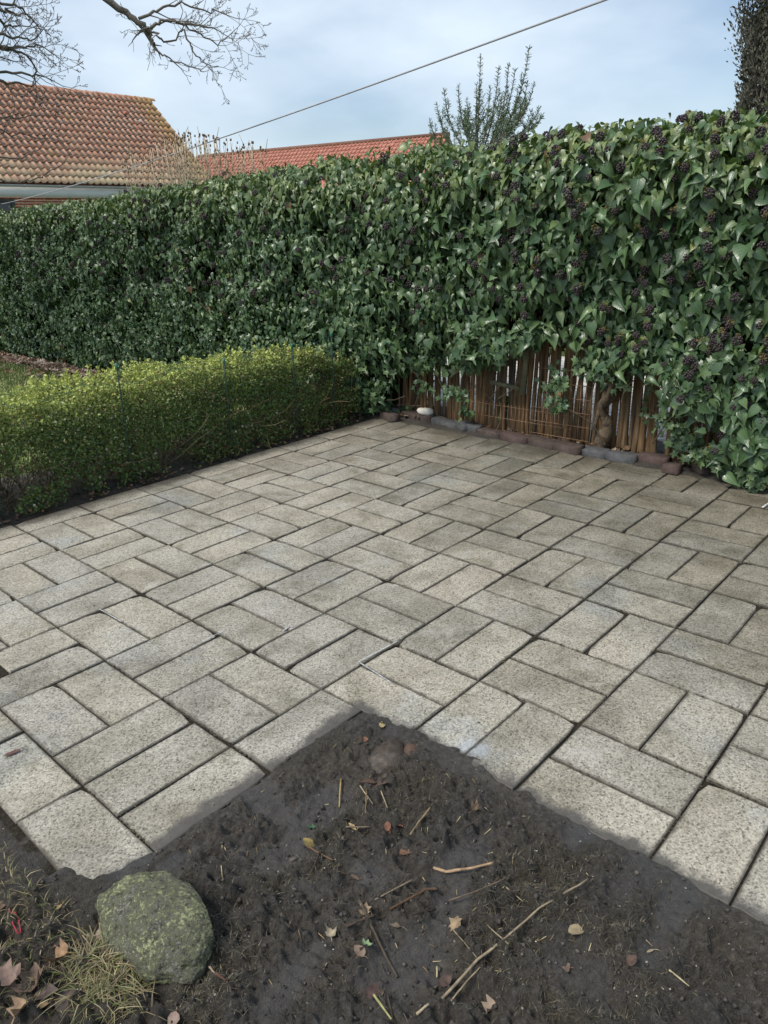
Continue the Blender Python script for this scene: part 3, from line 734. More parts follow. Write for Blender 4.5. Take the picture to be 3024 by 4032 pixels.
# ------------------------------------------------------------------ stake fence, mesh panel, wooden frame, bricks, stones
n = N('split stake wood', .85, .25); p = n.objc(); r = n.rnd()
st = n.node('ShaderNodeMapping', Vector=n.pos(), Scale=(40, 40, 2.5)).outputs[0]
c = n.ramp(n.noise(st, 1.6, 5, .65), [(.28, (.042, .028, .017)), (.5, (.145, .097, .056)), (.72, (.27, .195, .122))])
c = n.mix(1.0, c, n.ramp(r, [(0, (.62, .60, .58)), (.5, (1.0, .95, .88)), (1, (1.35, 1.15, .9))]), 'MULTIPLY')
c = n.mix(n.map(n.noise(n.pos(), 9, 4), .52, .7, 0, .6), c, (.10, .095, .05))
MAT['stake'] = n.done(c, None, n.bump(n.noise(st, 3, 5), .006))
fence = thing('stake_fence', 'low brown palisade of split wooden stakes under the ivy', 'fence', (3.79, .2, 0))
def stake(y, w, h, tilt, x, lean):
    k = 7; a = np.arange(k) * 2 * np.pi / k + rng.uniform(0, 1); rr = w / 2 * rng.uniform(.82, 1.12, k)
    lev = np.linspace(-.05, h, 6); V = []; bow = rng.normal(0, .006)
    for i, z in enumerate(lev):
        s_ = rr * rng.uniform(.93, 1.07, k)
        V += [(x + s_[j] * .75 * math.cos(a[j]) + lean * z, y + s_[j] * math.sin(a[j]) + tilt * z + bow * math.sin(i * 1.2), z) for j in range(k)]
    F = [(i * k + j, i * k + (j + 1) % k, (i + 1) * k + (j + 1) % k, (i + 1) * k + j) for i in range(5) for j in range(k)]
    m = len(V); V.append((x, y + tilt * h, h)); F3 = [((5) * k + j, 5 * k + (j + 1) % k, m) for j in range(k)]
    put('stake', V, [np.array(F), np.array(F3)], MAT['stake'], fence)
y = 1.75
while y > -1.45:
    open_ = -.75 < y < -.30
    w = rng.uniform(.026, .042) if y > -.1 else rng.uniform(.034, .056)
    gap = rng.uniform(-.012, -.003) if y > -.1 else (rng.uniform(-.010, .012) if open_ else rng.uniform(-.016, -.003))
    pass
    if -.66 < y < -.60: y -= .05
    stake(y, w, rng.uniform(.78, .95), rng.normal(-.02, .025), 3.80 + rng.normal(0, .012), rng.normal(.0, .02)); y -= w + gap
b = MB(); b.box((3.842, .15, .70), (.012, 1.6, .018)); b.put('rail', MAT['stake'], fence)
rust = m_plain('rusty wire', (.20, .095, .045), (.38, .25, .15), 40, .6, .0005, .5)
mp_ = thing('mesh_panel', 'rusty welded wire mesh panel leaning on the left half of the stakes', 'mesh panel', (3.70, .4, 0))
def welded(y0, y1, z0, z1, x, sv, sh, name, lean=0.04):
    b = MB()
    for yv in np.arange(y0, y1 + .001, sv): b.tube([(x, yv, z0), (x + lean * (z1 - z0), yv + rng.normal(0, .002), z1)], .0019, 4)
    b.put('wire_upright', rust, mp_); b = MB()
    for zv in np.arange(z0, z1 + .001, sh): b.tube([(x + lean * (zv - z0) - .003, y0 - .01, zv), (x + lean * (zv - z0) - .003, y1 + .01, zv + rng.normal(0, .003))], .0022, 4)
    b.put('wire_crossbar', rust, mp_)
welded(.02, .92, .03, .24, 3.705, .034, .095, 'a'); welded(-.13, .33, .06, .56, 3.69, .042, .098, 'b')
b = MB(); b.tube([(3.685, -.145, .01), (3.69, -.155, .30), (3.70, -.16, .50)], .0035, 5); b.put('edge_rod', m_plain('galvanised rod', (.25, .22, .19), (.42, .38, .33), 30, .5), mp_)
wood_g = m_plain('greyed timber', (.075, .075, .045), (.16, .15, .095), 18, .9, .004)
fr = thing('wooden_frame', 'greenish weathered wooden frame corner hanging in front of the stakes', 'frame', (3.66, .5, .35))
b = MB(); b.box((3.655, .385, .56), (.012, .020, .215), rot=np.array([[1, 0, 0], [0, 1, -.08], [0, .08, 1]])); b.put('stile', wood_g, fr)
b = MB(); b.box((3.668, .555, .395), (.010, .155, .016), rot=np.array([[1, 0, 0], [0, 1, -.10], [0, .10, 1]])); b.put('rail', wood_g, fr)
b = MB()
for k in range(24): b.tube([(3.675, .41 + k * .014, .41), (3.675, .39 + k * .014, .66)], .0005, 3, False)
for k in range(18): b.tube([(3.676, .40, .42 + k * .014), (3.676, .73, .42 + k * .014)], .0005, 3, False)
b.put('fine_mesh', m_plain('blue grey fine mesh', (.06, .09, .11), (.10, .14, .17), 20, .5), fr)

brk = thing('brick_edging', 'row of dark clay bricks edging the patio below the stakes', 'edging', (3.58, .3, 0))
bcol = {'grey': m_plain('blue grey brick', (.055, .058, .062), (.105, .105, .108), 30, .75, .004), 'brown': m_plain('dark brown brick', (.048, .036, .031), (.095, .070, .060), 30, .8, .004), 'red': m_plain('red brown brick', (.060, .042, .037), (.10, .068, .060), 30, .8, .004)}
def brick_box(c, L, W, H, rz, mat, parent, tx=0., ty=0., name='brick', ch=.006):
    V = []
    for z, i_ in ((-H / 2, 0), (H / 2 - ch, 0), (H / 2, ch)):
        for sx_, sy_ in ((-1, -1), (1, -1), (1, 1), (-1, 1)): V.append((sx_ * (L / 2 - i_), sy_ * (W / 2 - i_), z))
    V = np.array(V) + rng.normal(0, .0015, (12, 3))
    R_ = np.array((Matrix.Rotation(rz, 3, 'Z') @ Matrix.Rotation(tx, 3, 'X') @ Matrix.Rotation(ty, 3, 'Y')))
    F = [(i * 4 + j, i * 4 + (j + 1) % 4, (i + 1) * 4 + (j + 1) % 4, (i + 1) * 4 + j) for i in (0, 1) for j in range(4)] + [(8, 9, 10, 11)]
    return put(name, V @ R_.T + np.array(c), np.array(F), mat, parent)
edges = [((868, 900), (928, 912), 'brown'), ((932, 914), (983, 926), 'grey'), ((986, 926), (1030, 936), 'grey'), ((1030, 938), (1076, 948), 'brown'), ((1078, 946), (1130, 960), 'red'), ((1133, 954), (1190, 972), 'brown'), ((1190, 970), (1246, 984), 'brown'), ((1248, 978), (1304, 992), 'grey'), ((1306, 990), (1370, 1002), 'grey'), ((1372, 996), (1436, 1010), 'red'), ((1494, 1018), (1536, 1025), 'brown'), ((1536, 1024), (1596, 1036), 'grey')]
for i, (a, b_, c_) in enumerate(edges):
    A, B = gz(*a), gz(*b_); L = np.linalg.norm(B - A); d = (B - A) / L; nrm_ = np.array([-d[1], d[0], 0]);
    if nrm_[0] < 0: nrm_ = -nrm_
    ctr = (A + B) / 2 + nrm_ * .048 + np.array([0, 0, .018 + rng.uniform(-.006, .008)])
    brick_box(ctr, L - .006, .10, .062, math.atan2(d[1], d[0]), bcol[c_], brk, rng.normal(0, .06), rng.normal(0, .04))
for (px, py, L, rz, c_) in ((822, 884, .13, 1.2, 'brown'), (850, 888, .09, 1.0, 'grey'), (838, 900, .20, 1.25, 'brown'), (1450, 1013, .10, 1.5, 'red')):
    P = gz(px, py, .03); brick_box(P + np.array([.03, 0, 0]), L, .09, .06, rz, bcol[c_], brk, .1, .05)

def stone(name, c, semi, rz, mat, seed, rough=.12, sub=4, flat=None, tilt=0.0):
    import bmesh
    bm = bmesh.new(); bmesh.ops.create_icosphere(bm, subdivisions=sub, radius=1.0)
    R_ = Matrix.Rotation(rz, 3, 'Z') @ Matrix.Rotation(tilt, 3, 'X')
    for v in bm.verts:
        p_ = v.co.copy()
        d = 1 + rough * mnoise.fractal(v.co * 1.1 + Vector((seed, 0, 0)), 1.0, 2.0, 3) + rough * .22 * mnoise.fractal(v.co * 4 + Vector((0, seed, 0)), 1.0, 2.0, 3) + (rough * .16 * mnoise.fractal(v.co * 15 + Vector((0, seed, 3)), .8, 2.0, 4) if sub > 5 else 0)
        p_ = p_ * d
        if flat:
            for nv, dd in flat:
                nv = Vector(nv).normalized(); k = p_.dot(nv) - dd
                if k > 0: p_ -= nv * k * .85
        v.co = R_ @ Vector((p_.x * semi[0], p_.y * semi[1], p_.z * semi[2]))
    me = bpy.data.meshes.new(name); bm.to_mesh(me); bm.free()
    me.polygons.foreach_set('use_smooth', np.ones(len(me.polygons), bool)); me.materials.append(mat)
    return link(name, me, mat, None, c)
n = N('lichen covered boulder', .9, .2); p = n.objc()
c = n.ramp(n.noise(p, 30, 5, .7), [(.3, (.15, .145, .12)), (.6, (.25, .24, .20)), (.8, (.36, .345, .30))])
lic = n.ramp(n.noise(p, 50, 4, .6), [(.3, (.20, .215, .115)), (.7, (.33, .345, .195))])
lm = n.map(n.math('ADD', n.noise(p, 110, 7, .80, .2), n.math('MULTIPLY', n.noise(p, 14, 4), .40)), .60, .76)
c = n.mix(lm, c, lic)
dk = n.map(n.noise(n.vmath('ADD', p, (3.0, 1.0, 2.0)), 70, 7, .8), .54, .60); c = n.mix(n.math('MULTIPLY', dk, .75), c, (.045, .047, .042))
wsp = n.math('MULTIPLY', n.map(n.voro(p, 17, 'Distance'), .16, .22, 1, 0), n.math('GREATER_THAN', n.xyz(n.voro(p, 17))[0], .88)); c = n.mix(n.math('MULTIPLY', wsp, n.map(n.noise(p, 90, 3), .4, .55)), c, (.42, .47, .40))
crk = n.map(n.math('ABSOLUTE', n.math('SUBTRACT', n.noise(p, 7, 3, .5, 1.2), .5)), 0, .012, 1, 0); c = n.mix(n.math('MULTIPLY', crk, n.map(n.noise(p, 5, 2), .5, .6, 0, .7)), c, (.05, .05, .045))
bould_m = n.done(c, None, n.bump(n.math('ADD', n.math('ADD', n.noise(p, 24, 6, .7), n.math('MULTIPLY', lm, .35)), n.math('MULTIPLY', n.voro(p, 60, 'Distance'), .3)), .012))
o = stone('boulder', (-.532, -1.225, .034), (.104, .170, .080), math.radians(8), bould_m, 4.2, .13, 6, flat=[((.80, -.60, -.1), .80), ((.3, .2, 1), .95)])
tag(o, 'large rounded boulder with green lichen beside the grass tuft', 'boulder')
wetrock = m_plain('damp brown rock', (.028, .024, .021), (.105, .075, .052), 18, .5, .006, .5, obj=True)
P = gz(838, 1640); o = stone('half_buried_stone', (P[0], P[1], -.012), (.085, .06, .055), .6, wetrock, 9.1, .22, 4); tag(o, 'damp brown stone half buried at the tip of the muddy bed', 'stone')
P = gz(885, 1625); o = stone('small_stone', (P[0] + .005, P[1], -.004), (.038, .026, .022), .2, m_plain('ochre rock', (.07, .045, .032), (.14, .085, .06), 20, .7, .004, obj=True), 3.1, .2, 3); tag(o, 'small ochre stone beside the half buried brown stone', 'stone')
P = gz(916, 893, .06); o = stone('white_stone', (P[0] + .02, P[1], .075), (.045, .075, .035), .25, m_plain('white flint', (.50, .48, .42), (.75, .73, .67), 25, .7, .003, obj=True), 6.3, .2, 3); tag(o, 'white oblong stone behind the brick edging', 'stone')
P = gz(893, 886, .04); o = stone('brown_stone', (P[0] + .05, P[1], .06), (.04, .055, .028), .1, m_plain('brown flint', (.11, .08, .05), (.19, .145, .095), 25, .7, .003, obj=True), 7.7, .2, 3); tag(o, 'brown stone lying left of the white stone', 'stone')

# ------------------------------------------------------------------ box hedge with posts and netting
box = thing('box_hedge', 'low clipped box hedge along the left edge of the patio', 'hedge', (1.6, 2.2, 0))
NB = 95000
x = rng.uniform(-.3, 3.42, NB); d = rng.random(NB) ** 1.9; face = rng.random(NB)
topz = .605 + .10 * (fbm(x * 4, x * 0, 3, 90) - .5) + .05 * (fbm(x * 14, x * 0, 2, 92) - .5) + np.interp(x, [0, 1.3, 2, 3, 3.4], [-.02, .03, .0, .0, -.12])
z = np.where(face < .62, rng.random(NB) ** .85 * topz, topz + rng.normal(0, .012, NB) - d * .10)
fr_ = 1.885 + .07 * (fbm(x * 5, z * 5, 3, 91) - .5) - .03 * sstep(.16, 0, z) + .05 * sstep(topz - .12, topz, z)
y = np.where(face < .62, fr_ + d * .28, rng.uniform(1.92, 2.52, NB))
bk = rng.random(NB) < .10
y = np.where(bk, 2.55 - d * .1, y); z = np.where(bk, rng.random(NB) * topz, z)
dens = fbm(x * 7, z * 7 + y * 3, 3, 95) + .18 * (z / .6) - .04 * sstep(.20, .02, z)
hole = np.hypot((x - .62) / .10, (z - .30) / .09) < 1
keep = (dens > .46) & ~(hole & (rng.random(NB) < .85))
up = rng.random(NB) < .075       # sprigs sticking out of the top
sprx = np.sort(rng.uniform(-.3, 3.3, 280)); sidx = rng.integers(0, 280, NB)
sprh = rng.uniform(.02, .12, 280) * rng.random(280) ** .5; spry = rng.uniform(1.93, 2.45, 280)
x = np.where(up, sprx[sidx] + rng.normal(0, .006, NB), x); y = np.where(up, spry[sidx] + rng.normal(0, .006, NB), y)
z = np.where(up, np.interp(x, [-.3, 0, 1.3, 2, 3, 3.4], [.60, .60, .65, .62, .61, .5]) + rng.random(NB) * sprh[sidx], z); keep = keep | up
x, y, z, d, face, up, topz = [a[keep] for a in (x, y, z, d, face, up, topz)]
m = len(x)
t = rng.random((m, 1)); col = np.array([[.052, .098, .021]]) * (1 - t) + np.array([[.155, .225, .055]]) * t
hi = (sstep(.42, .64, z) * np.interp(x, [0, 1.6, 2.6, 3.3], [1, .9, .45, .25]))[:, None] * (.25 + .75 * rng.random((m, 1))); hi = np.maximum(hi, up[:, None] * .9)  # yellow new growth on top, plus painted sunlight fading towards the ivy end
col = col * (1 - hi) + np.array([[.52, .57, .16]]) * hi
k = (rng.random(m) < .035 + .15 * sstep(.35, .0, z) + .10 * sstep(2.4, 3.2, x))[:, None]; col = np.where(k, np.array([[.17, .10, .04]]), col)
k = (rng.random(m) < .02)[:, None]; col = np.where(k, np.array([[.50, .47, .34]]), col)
nrm_ = unit(np.stack([rng.normal(0, .6, m), np.where(face < .62, -.6, -.1) + rng.normal(0, .5, m), .55 + rng.normal(0, .5, m)], 1))
tipd = unit(rng.normal(0, 1, (m, 3)) + np.array([0, -.35, .45]))
BS = (np.array([(0, 0, 0), (.34, .45, .10), (0, 1, -.05), (-.34, .45, .10)]), np.array([(0, 1, 2), (0, 2, 3)]), np.zeros((4, 2)))
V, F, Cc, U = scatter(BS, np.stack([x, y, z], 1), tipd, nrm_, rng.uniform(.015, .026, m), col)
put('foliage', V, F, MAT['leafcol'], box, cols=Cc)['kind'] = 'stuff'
b = MB()
for i in range(620):
    px_ = rng.uniform(-.3, 3.4); py_ = rng.uniform(2.02, 2.45); P = [np.array([px_, py_, -.01])]; dd = unit(np.array([rng.normal(0, .45), rng.normal(-.12, .35), 1]))
    for k in range(6): dd = unit(dd + rng.normal(0, .22, 3)); P.append(P[-1] + dd * rng.uniform(.06, .11))
    P = np.array(P); P[:, 2] = np.minimum(P[:, 2], .60); b.col = np.array([.13, .10, .06]) * rng.uniform(.5, 1.8); b.tube(P, np.linspace(.0035, .0012, 7), 4, False)
b.put('stems', MAT['twigcol'], box, cols=True)['kind'] = 'stuff'
green = m_plain('dark green coated steel', (.010, .032, .022), (.02, .05, .034), 60, .45, .001, .5)
gcap = m_plain('turquoise plastic cap', (.03, .16, .13), (.05, .22, .18), 40, .5)
for (a, bz, lab) in (((5, 1125), .62, 'green netting post at the left edge of the picture'), ((265, 1035), .785, 'green netting post with pale cap, tallest over the box hedge'), ((486, 980), .70, 'green netting post with turquoise cap at the middle of the box hedge'), ((634, 942), .725, 'green netting post standing where the box hedge turns dark'), ((722, 920), .76, 'green netting post next to the ivy, last along the box hedge')):
    P = gz(*a); P[1] = min(P[1], 1.862)
    if a[0] == 265: P[0] = 1.225; P[1] = 1.862
    t_ = thing('netting_post', lab, 'post', (P[0], P[1], 0), 'netting posts')
    lean = np.array([.03, .03, 0])
    b = MB(); b.tube([P + lean * k * bz - np.array([0, 0, .03 if k == 0 else 0]) + np.array([0, 0, bz * k]) for k in np.linspace(0, 1, 5)], .0045, 8)
    for k in np.arange(.05, bz, .018): b.tube([P + lean * k + np.array([0, 0, k]), P + lean * k + np.array([0, 0, k + .006])], .0053, 6)
    b.put('rod', green, t_)
    b = MB(); T_ = P + lean * bz + np.array([0, 0, bz]); b.tube([T_ - np.array([0, 0, .022]), T_ + np.array([0, 0, .004]), T_ + np.array([0, 0, .010])], [.009, .0105, .008], 10); b.put('cap', gcap, t_)
b = MB()
for r_ in range(14):
    P = []
    for k, xx in enumerate(np.arange(.30, 3.14, .028)):
        sag = .05 * math.sin(xx * 3.1) * (r_ / 13) ** 2 + .02 * math.sin(xx * 9)
        P.append((xx, 1.865 + .012 * math.sin(xx * 7 + r_), .05 + r_ * .048 + (.012 if k % 2 else -.012) + sag * .8))
    b.tube(P, .0007, 3, False)
for s_ in range(3):
    P = [(xx, 1.87 + .02 * math.sin(xx * 5 + s_), .70 + .04 * math.sin(xx * (3.3 + s_) + s_ * 2) + .012 * math.sin(xx * 40)) for xx in np.arange(.30, 3.14, .03)]
    b.tube(P, .0012, 3, False)
tag(b.put('wire_netting', m_plain('green netting wire', (.03, .09, .07), (.06, .15, .12), 30, .5), base=(1.6, 1.93, 0)), 'thin green wire netting strung along the box hedge posts', 'netting')
for (px_, py_, r_) in ((131, 1042 - 60 + 60, .028), (415, 988 + 12, .024), (615, 950 - 4, .02)):
    pass

# ------------------------------------------------------------------ dead leaves, twigs, litter
def dead_shape(kind, seed):
    r = np.random.default_rng(seed)
    if kind == 'oval': o = [(.0, 0), (.22, .12), (.33, .35), (.30, .62), (.15, .86), (0, 1.0)]
    elif kind == 'lobed': o = [(0, 0), (.28, .0), (.50, .22), (.30, .40), (.44, .68), (.16, .74), (0, 1.0)]
    else: o = [(0, 0), (.10, .2), (.17, .45), (.13, .75), (0, 1.0)]
    nA = len(o); ys_ = np.array([p_[1] for p_ in o]); xs_ = np.array([p_[0] for p_ in o]) * r.uniform(.85, 1.15, nA)
    V = []
    for i in range(nA):
        for t_ in (-1, -.5, 0, .5, 1): V.append((xs_[i] * t_, ys_[i] * (1 if abs(t_) < 1 else 1), 0))
    V = np.array(V); V[:, 2] = .55 * V[:, 0] ** 2 * r.uniform(.4, 2.4) + .25 * (V[:, 1] - .5) ** 2 * r.uniform(-1, 2) + .10 * V[:, 0] * np.sin(V[:, 1] * 7) + r.normal(0, .012, len(V))
    F = [(i * 5 + j, i * 5 + j + 1, (i + 1) * 5 + j + 1, (i + 1) * 5 + j) for i in range(nA - 1) for j in range(4)]
    return V, np.array(F), np.zeros((len(V), 2))
DS = {k: [dead_shape(k, 5 + i) for i in range(4)] for k in ('oval', 'lobed', 'narrow')}
def litter(name, n_, fx, zf, label=None, cat=None, smin=.03, smax=.07, cols=None, flat=.35, parent=None):
    P = np.array([fx() for _ in range(n_)]); Z = np.array([zf(*q) for q in P])
    pos = np.column_stack([P, Z + rng.uniform(.004, .018, n_)])
    pal = np.array(cols if cols is not None else [(.20, .115, .06), (.28, .185, .11), (.12, .07, .04), (.34, .26, .18), (.24, .15, .09), (.17, .13, .10)])
    cc = pal[rng.integers(0, len(pal), n_)] * rng.uniform(.7, 1.2, (n_, 1))
    tip = np.column_stack([rng.normal(0, 1, n_), rng.normal(0, 1, n_), rng.normal(0, .2, n_)]); nr = np.column_stack([rng.normal(0, flat, n_), rng.normal(0, flat, n_), np.ones(n_)])
    kk = rng.integers(0, 8, n_); ps = []
    shp = [DS['oval'][i] for i in range(4)] + [DS['lobed'][i] for i in range(4)]
    for i in range(8):
        s_ = kk == i
        if s_.any(): ps.append(scatter(shp[i], pos[s_], tip[s_], nr[s_], rng.uniform(smin, smax, s_.sum()), cc[s_]))
    V, F, C2, U = merge(ps)
    o = put(name, V, F, MAT['deadleaf'], parent, cols=C2); o['kind'] = 'stuff'
    if label: tag(o, label, cat)
    return o
litter('leaf_litter', 2300, lambda: (3.42 - abs(rng.normal(0, .13)), rng.uniform(3.6, 10.8)), lambda x_, y_: -.045, 'band of dry brown leaves on the lawn under the ivy', 'leaf litter', .05, .10, [(.30, .20, .14), (.42, .32, .25), (.22, .14, .10), (.5, .42, .34), (.34, .25, .19)])
litter('lawn_leaves', 120, lambda: (rng.uniform(1.5, 3.2), rng.uniform(4.0, 10)), lambda x_, y_: -.04, 'loose brown leaves scattered on the lawn behind the box hedge', 'leaf litter', .05, .09)
litter('hedge_litter', 230, lambda: (rng.uniform(.3, 3.5), 1.82 + abs(rng.normal(0, .10))), lambda x_, y_: .0, 'dry brown leaves caught along the foot of the box hedge', 'leaf litter', .02, .045, [(.11, .07, .045), (.16, .10, .06), (.08, .055, .04), (.22, .15, .09)])
litter('fence_litter', 420, lambda: ((3.66 + rng.uniform(0, .30)), rng.uniform(-1.5, 1.9)), lambda x_, y_: .012, 'dry brown leaves lying at the foot of the stakes', 'leaf litter', .03, .06)
def blades(name, n_, fp, hmin, hmax, cols, label, wid=.0022, lean=.7, base=(0, 0, 0)):
    P = np.array([fp() for _ in range(n_)]); h = rng.uniform(hmin, hmax, n_); a = rng.uniform(0, 6.28, n_); ln = np.abs(rng.normal(lean, .3, n_))
    dx, dy = np.cos(a), np.sin(a); w = np.stack([-dy, dx, 0 * a], 1) * wid * rng.uniform(.6, 1.4, (n_, 1)); V = np.zeros((n_, 7, 3))
    for k, t_ in enumerate((0, .4, .75, 1.0)):
        c_ = P + np.stack([dx * ln * h * t_ ** 1.6, dy * ln * h * t_ ** 1.6, h * (t_ - .45 * ln * t_ ** 2.2)], 1)
        if k < 3: V[:, 2 * k] = c_ - w * (1 - .25 * k); V[:, 2 * k + 1] = c_ + w * (1 - .25 * k)
        else: V[:, 6] = c_
    i = (np.arange(n_) * 7)[:, None, None]
    F4 = (np.array([(0, 1, 3, 2), (2, 3, 5, 4)])[None] + i).reshape(-1, 4); F3 = (np.array([(4, 5, 6)])[None] + i).reshape(-1, 3)
    pal = np.array(cols); cc = pal[rng.integers(0, len(pal), n_)] * rng.uniform(.7, 1.25, (n_, 1))
    o = put(name, V.reshape(-1, 3), [F3, F4], MAT['leafcol'], base=base, cols=np.repeat(cc, 7, 0)); return tag(o, label, 'grass', kind='stuff')
def fp_tuft():
    while True:
        px_, py_ = rng.normal(232, 42), rng.normal(2120, 45)
        if 60 < px_ < 400 and (px_ < 190 or py_ > 2030 + (px_ - 190) * .45): break
    P = gz(px_, py_); return np.array([P[0], P[1], hz(P[0], P[1]) - .004])
STRAW = [(.28, .23, .12), (.34, .29, .17), (.20, .16, .08), (.11, .13, .045), (.15, .17, .06), (.17, .13, .07)]
blades('grass_tuft', 750, fp_tuft, .02, .060, STRAW, 'tuft of half dry grass at the foot of the boulder', .0013, 1.45)
def fp_left():
    while True:
        px_, py_ = rng.uniform(-60, 160), rng.uniform(1800, 2212)
        if px_ < 55 + 40 * math.sin(py_ * .02) or py_ > 1955: break
    P = gz(px_, py_); return np.array([P[0], P[1], hz(P[0], P[1]) - .004])
blades('sparse_grass', 900, fp_left, .010, .03, STRAW + [(.14, .11, .06), (.10, .085, .05)], 'sparse dry grass on the soil at the lower left edge', .0012, 1.1)
blades('lawn_grass', 26000, lambda: np.array([rng.uniform(.8, 3.35), rng.uniform(3.0, 10.5), -.06]), .02, .05, [(.20, .28, .08), (.27, .35, .10), (.34, .38, .14), (.38, .36, .18)], 'short lawn grass behind the box hedge', .004, .7)
blades('side_grass', 6000, lambda: np.array([rng.uniform(-2.6, -.64), rng.uniform(.25, 2.4), -.03]), .015, .05, STRAW + [(.12, .17, .045), (.16, .21, .06)], 'short grass left of the patio edge', .002, .8)
def fp_moss():
    while True:
        px_, py_ = rng.uniform(380, 1640), rng.uniform(1580, 2212); P = gz(px_, py_)
        if pav_d(P[0], P[1]) < .02: continue
        if rng.random() < .10 + look(2, P[0], P[1]) and look(1, P[0], P[1]) < .5: return np.array([P[0], P[1], hz(P[0], P[1]) - .003])
blades('moss_fibres', 8500, fp_moss, .006, .017, [(.10, .085, .055), (.14, .12, .08), (.07, .06, .045), (.18, .16, .115), (.08, .075, .04)], 'fine dead moss and root fibres on the muddy bed', .0007, 1.5)
# clods, pebbles and straw bits on the mud
def bits(name, n_, smin, smax, cols, label, cat, flat=.7, fp=None):
    b = MB(); g = np.array([(0, 0, 1), (.9, 0, .1), (0, .9, .15), (-.9, 0, .05), (0, -.9, .1), (0, 0, -.6)], float); fi = [(0, 1, 2), (0, 2, 3), (0, 3, 4), (0, 4, 1), (5, 2, 1), (5, 3, 2), (5, 4, 3), (5, 1, 4)]
    for _ in range(n_):
        while True:
            px_, py_ = rng.uniform(60, 1650), rng.uniform(1560, 2210); P = gz(px_, py_)
            if pav_d(P[0], P[1]) > -.01: break
        s_ = rng.uniform(smin, smax) * rng.uniform(.5, 1.2); b.col = np.array(cols[int(rng.integers(len(cols)))]) * rng.uniform(.7, 1.2)
        v = g * rng.uniform(.7, 1.2, (6, 1)) * np.array([1, rng.uniform(.6, 1), flat]) * s_
        b.add(v @ rotz(rng.uniform(0, 6.28)).T + np.array([P[0], P[1], hz(P[0], P[1]) + s_ * .25]), fi)
    return tag(b.put(name, MAT['twigcol'], cols=True), label, cat, kind='stuff')
bits('pebbles', 170, .0014, .0036, [(.5, .48, .44), (.38, .36, .33), (.22, .20, .18), (.62, .60, .56)], 'tiny pale pebbles strewn over the muddy bed', 'pebbles')
bits('soil_clods', 900, .003, .010, [(.062, .056, .050), (.085, .077, .068), (.05, .045, .04)], 'small dark crumbs of soil on the muddy bed', 'soil')
b = MB()
for _ in range(130):
    while True:
        px_, py_ = rng.normal(880, 260), rng.normal(1880, 170); P = gz(px_, py_)
        if pav_d(P[0], P[1]) > .02 and py_ < 2205 and 60 < px_ < 1640: break
    a = rng.uniform(0, 6.28); L = rng.uniform(.005, .020); b.col = np.array(((.36, .28, .14), (.50, .42, .24), (.22, .15, .08), (.12, .08, .05))[int(rng.integers(4))])
    Q = P + np.array([math.cos(a), math.sin(a), 0]) * L; b.tube([(P[0], P[1], hz(P[0], P[1]) + .004), (Q[0], Q[1], hz(Q[0], Q[1]) + .005)], rng.uniform(.0005, .0011), 4)
tag(b.put('straw_bits', MAT['twigcol'], cols=True), 'short pale bits of straw scattered on the muddy bed', 'straw', kind='stuff')

def twig(path, r0, col, label, name='twig', cat='twig', r1=None, lift=.001):
    P = []
    for i in range(len(path) - 1):
        for t_ in np.linspace(0, 1, 6)[: (6 if i == len(path) - 2 else 5)]:
            q = np.array(path[i]) * (1 - t_) + np.array(path[i + 1]) * t_; W = gz(*q, .008) if pav_d(*gz(*q)[:2]) > 0 else gz(*q)
            W[2] = hz(W[0], W[1]) if pav_d(W[0], W[1]) > 0 else 0.0; P.append(W + np.array([0, 0, r0 + lift]))
    P = np.array(P); zz = P[:, 2].copy()
    ln = np.polyval(np.polyfit(np.arange(len(zz)), zz, 1), np.arange(len(zz))); zz = ln + np.percentile(zz - ln, 80)
    P[:, 2] = zz; P[:, :2] += rng.normal(0, r0 * .12, (len(P), 2))
    b = MB(); b.col = np.array(col) * .72; r0 = r0 * .85; b.tube(P, np.linspace(r0, r1 if r1 else r0 * .7, len(P)) * rng.uniform(.88, 1.15, len(P)), 7)
    base = P.mean(0); base[2] = P[:, 2].min()
    return tag(b.put(name, MAT['twigcol'], base=base, cols=True, smooth=True), label, cat)
TAN = (.42, .29, .17); DK = (.085, .062, .045); YL = (.40, .30, .12); PALE = (.40, .33, .22)
twig([(938, 1871), (964, 1887), (1022, 1885), (1075, 1879)], .0048, (.46, .31, .19), 'thick peeled tan twig bent at its left end')
twig([(737, 1688), (733, 1736)], .0036, YL, 'short yellow twig below the half buried stone')
twig([(664, 1831), (690, 1848), (720, 1867)], .0030, (.20, .12, .07), 'reddish brown twig under the yellowed leaf')
twig([(692, 1851), (680, 1880), (666, 1910)], .0025, DK, 'dark twig slanting down from the reddish brown twig')
twig([(793, 1716), (791, 1780)], .0026, (.25, .18, .10), 'thin upright brown twig below the wilted leaf clump')
twig([(748, 1799), (803, 1793)], .0028, (.22, .17, .12), 'level greyish twig beside the pointed yellow leaf')
twig([(930, 1764), (908, 1788), (887, 1815)], .0034, (.28, .20, .12), 'brown twig standing off above the spotted brown leaf')
twig([(1041, 1780), (990, 1811)], .0020, DK, 'thin dark twig right of the spotted brown leaf')
twig([(891, 1909), (811, 1958)], .0026, (.27, .22, .15), 'straight grey brown twig left of the bent root')
twig([(946, 1928), (920, 1930), (891, 1946), (843, 1972)], .0046, (.12, .075, .045), 'curved dark root like stick in the middle of the mud')
twig([(1093, 1930), (1129, 1962)], .0020, PALE, 'thin pale straw left of the long stem tip')
twig([(970, 1952), (1030, 1946), (1089, 1934)], .0026, (.15, .11, .08), 'dull brown twig lying level right of the dark root')
twig([(777, 1961), (800, 2005), (821, 2047), (858, 2112)], .0046, (.095, .075, .055), 'long dark stick running down to the right in the mud')
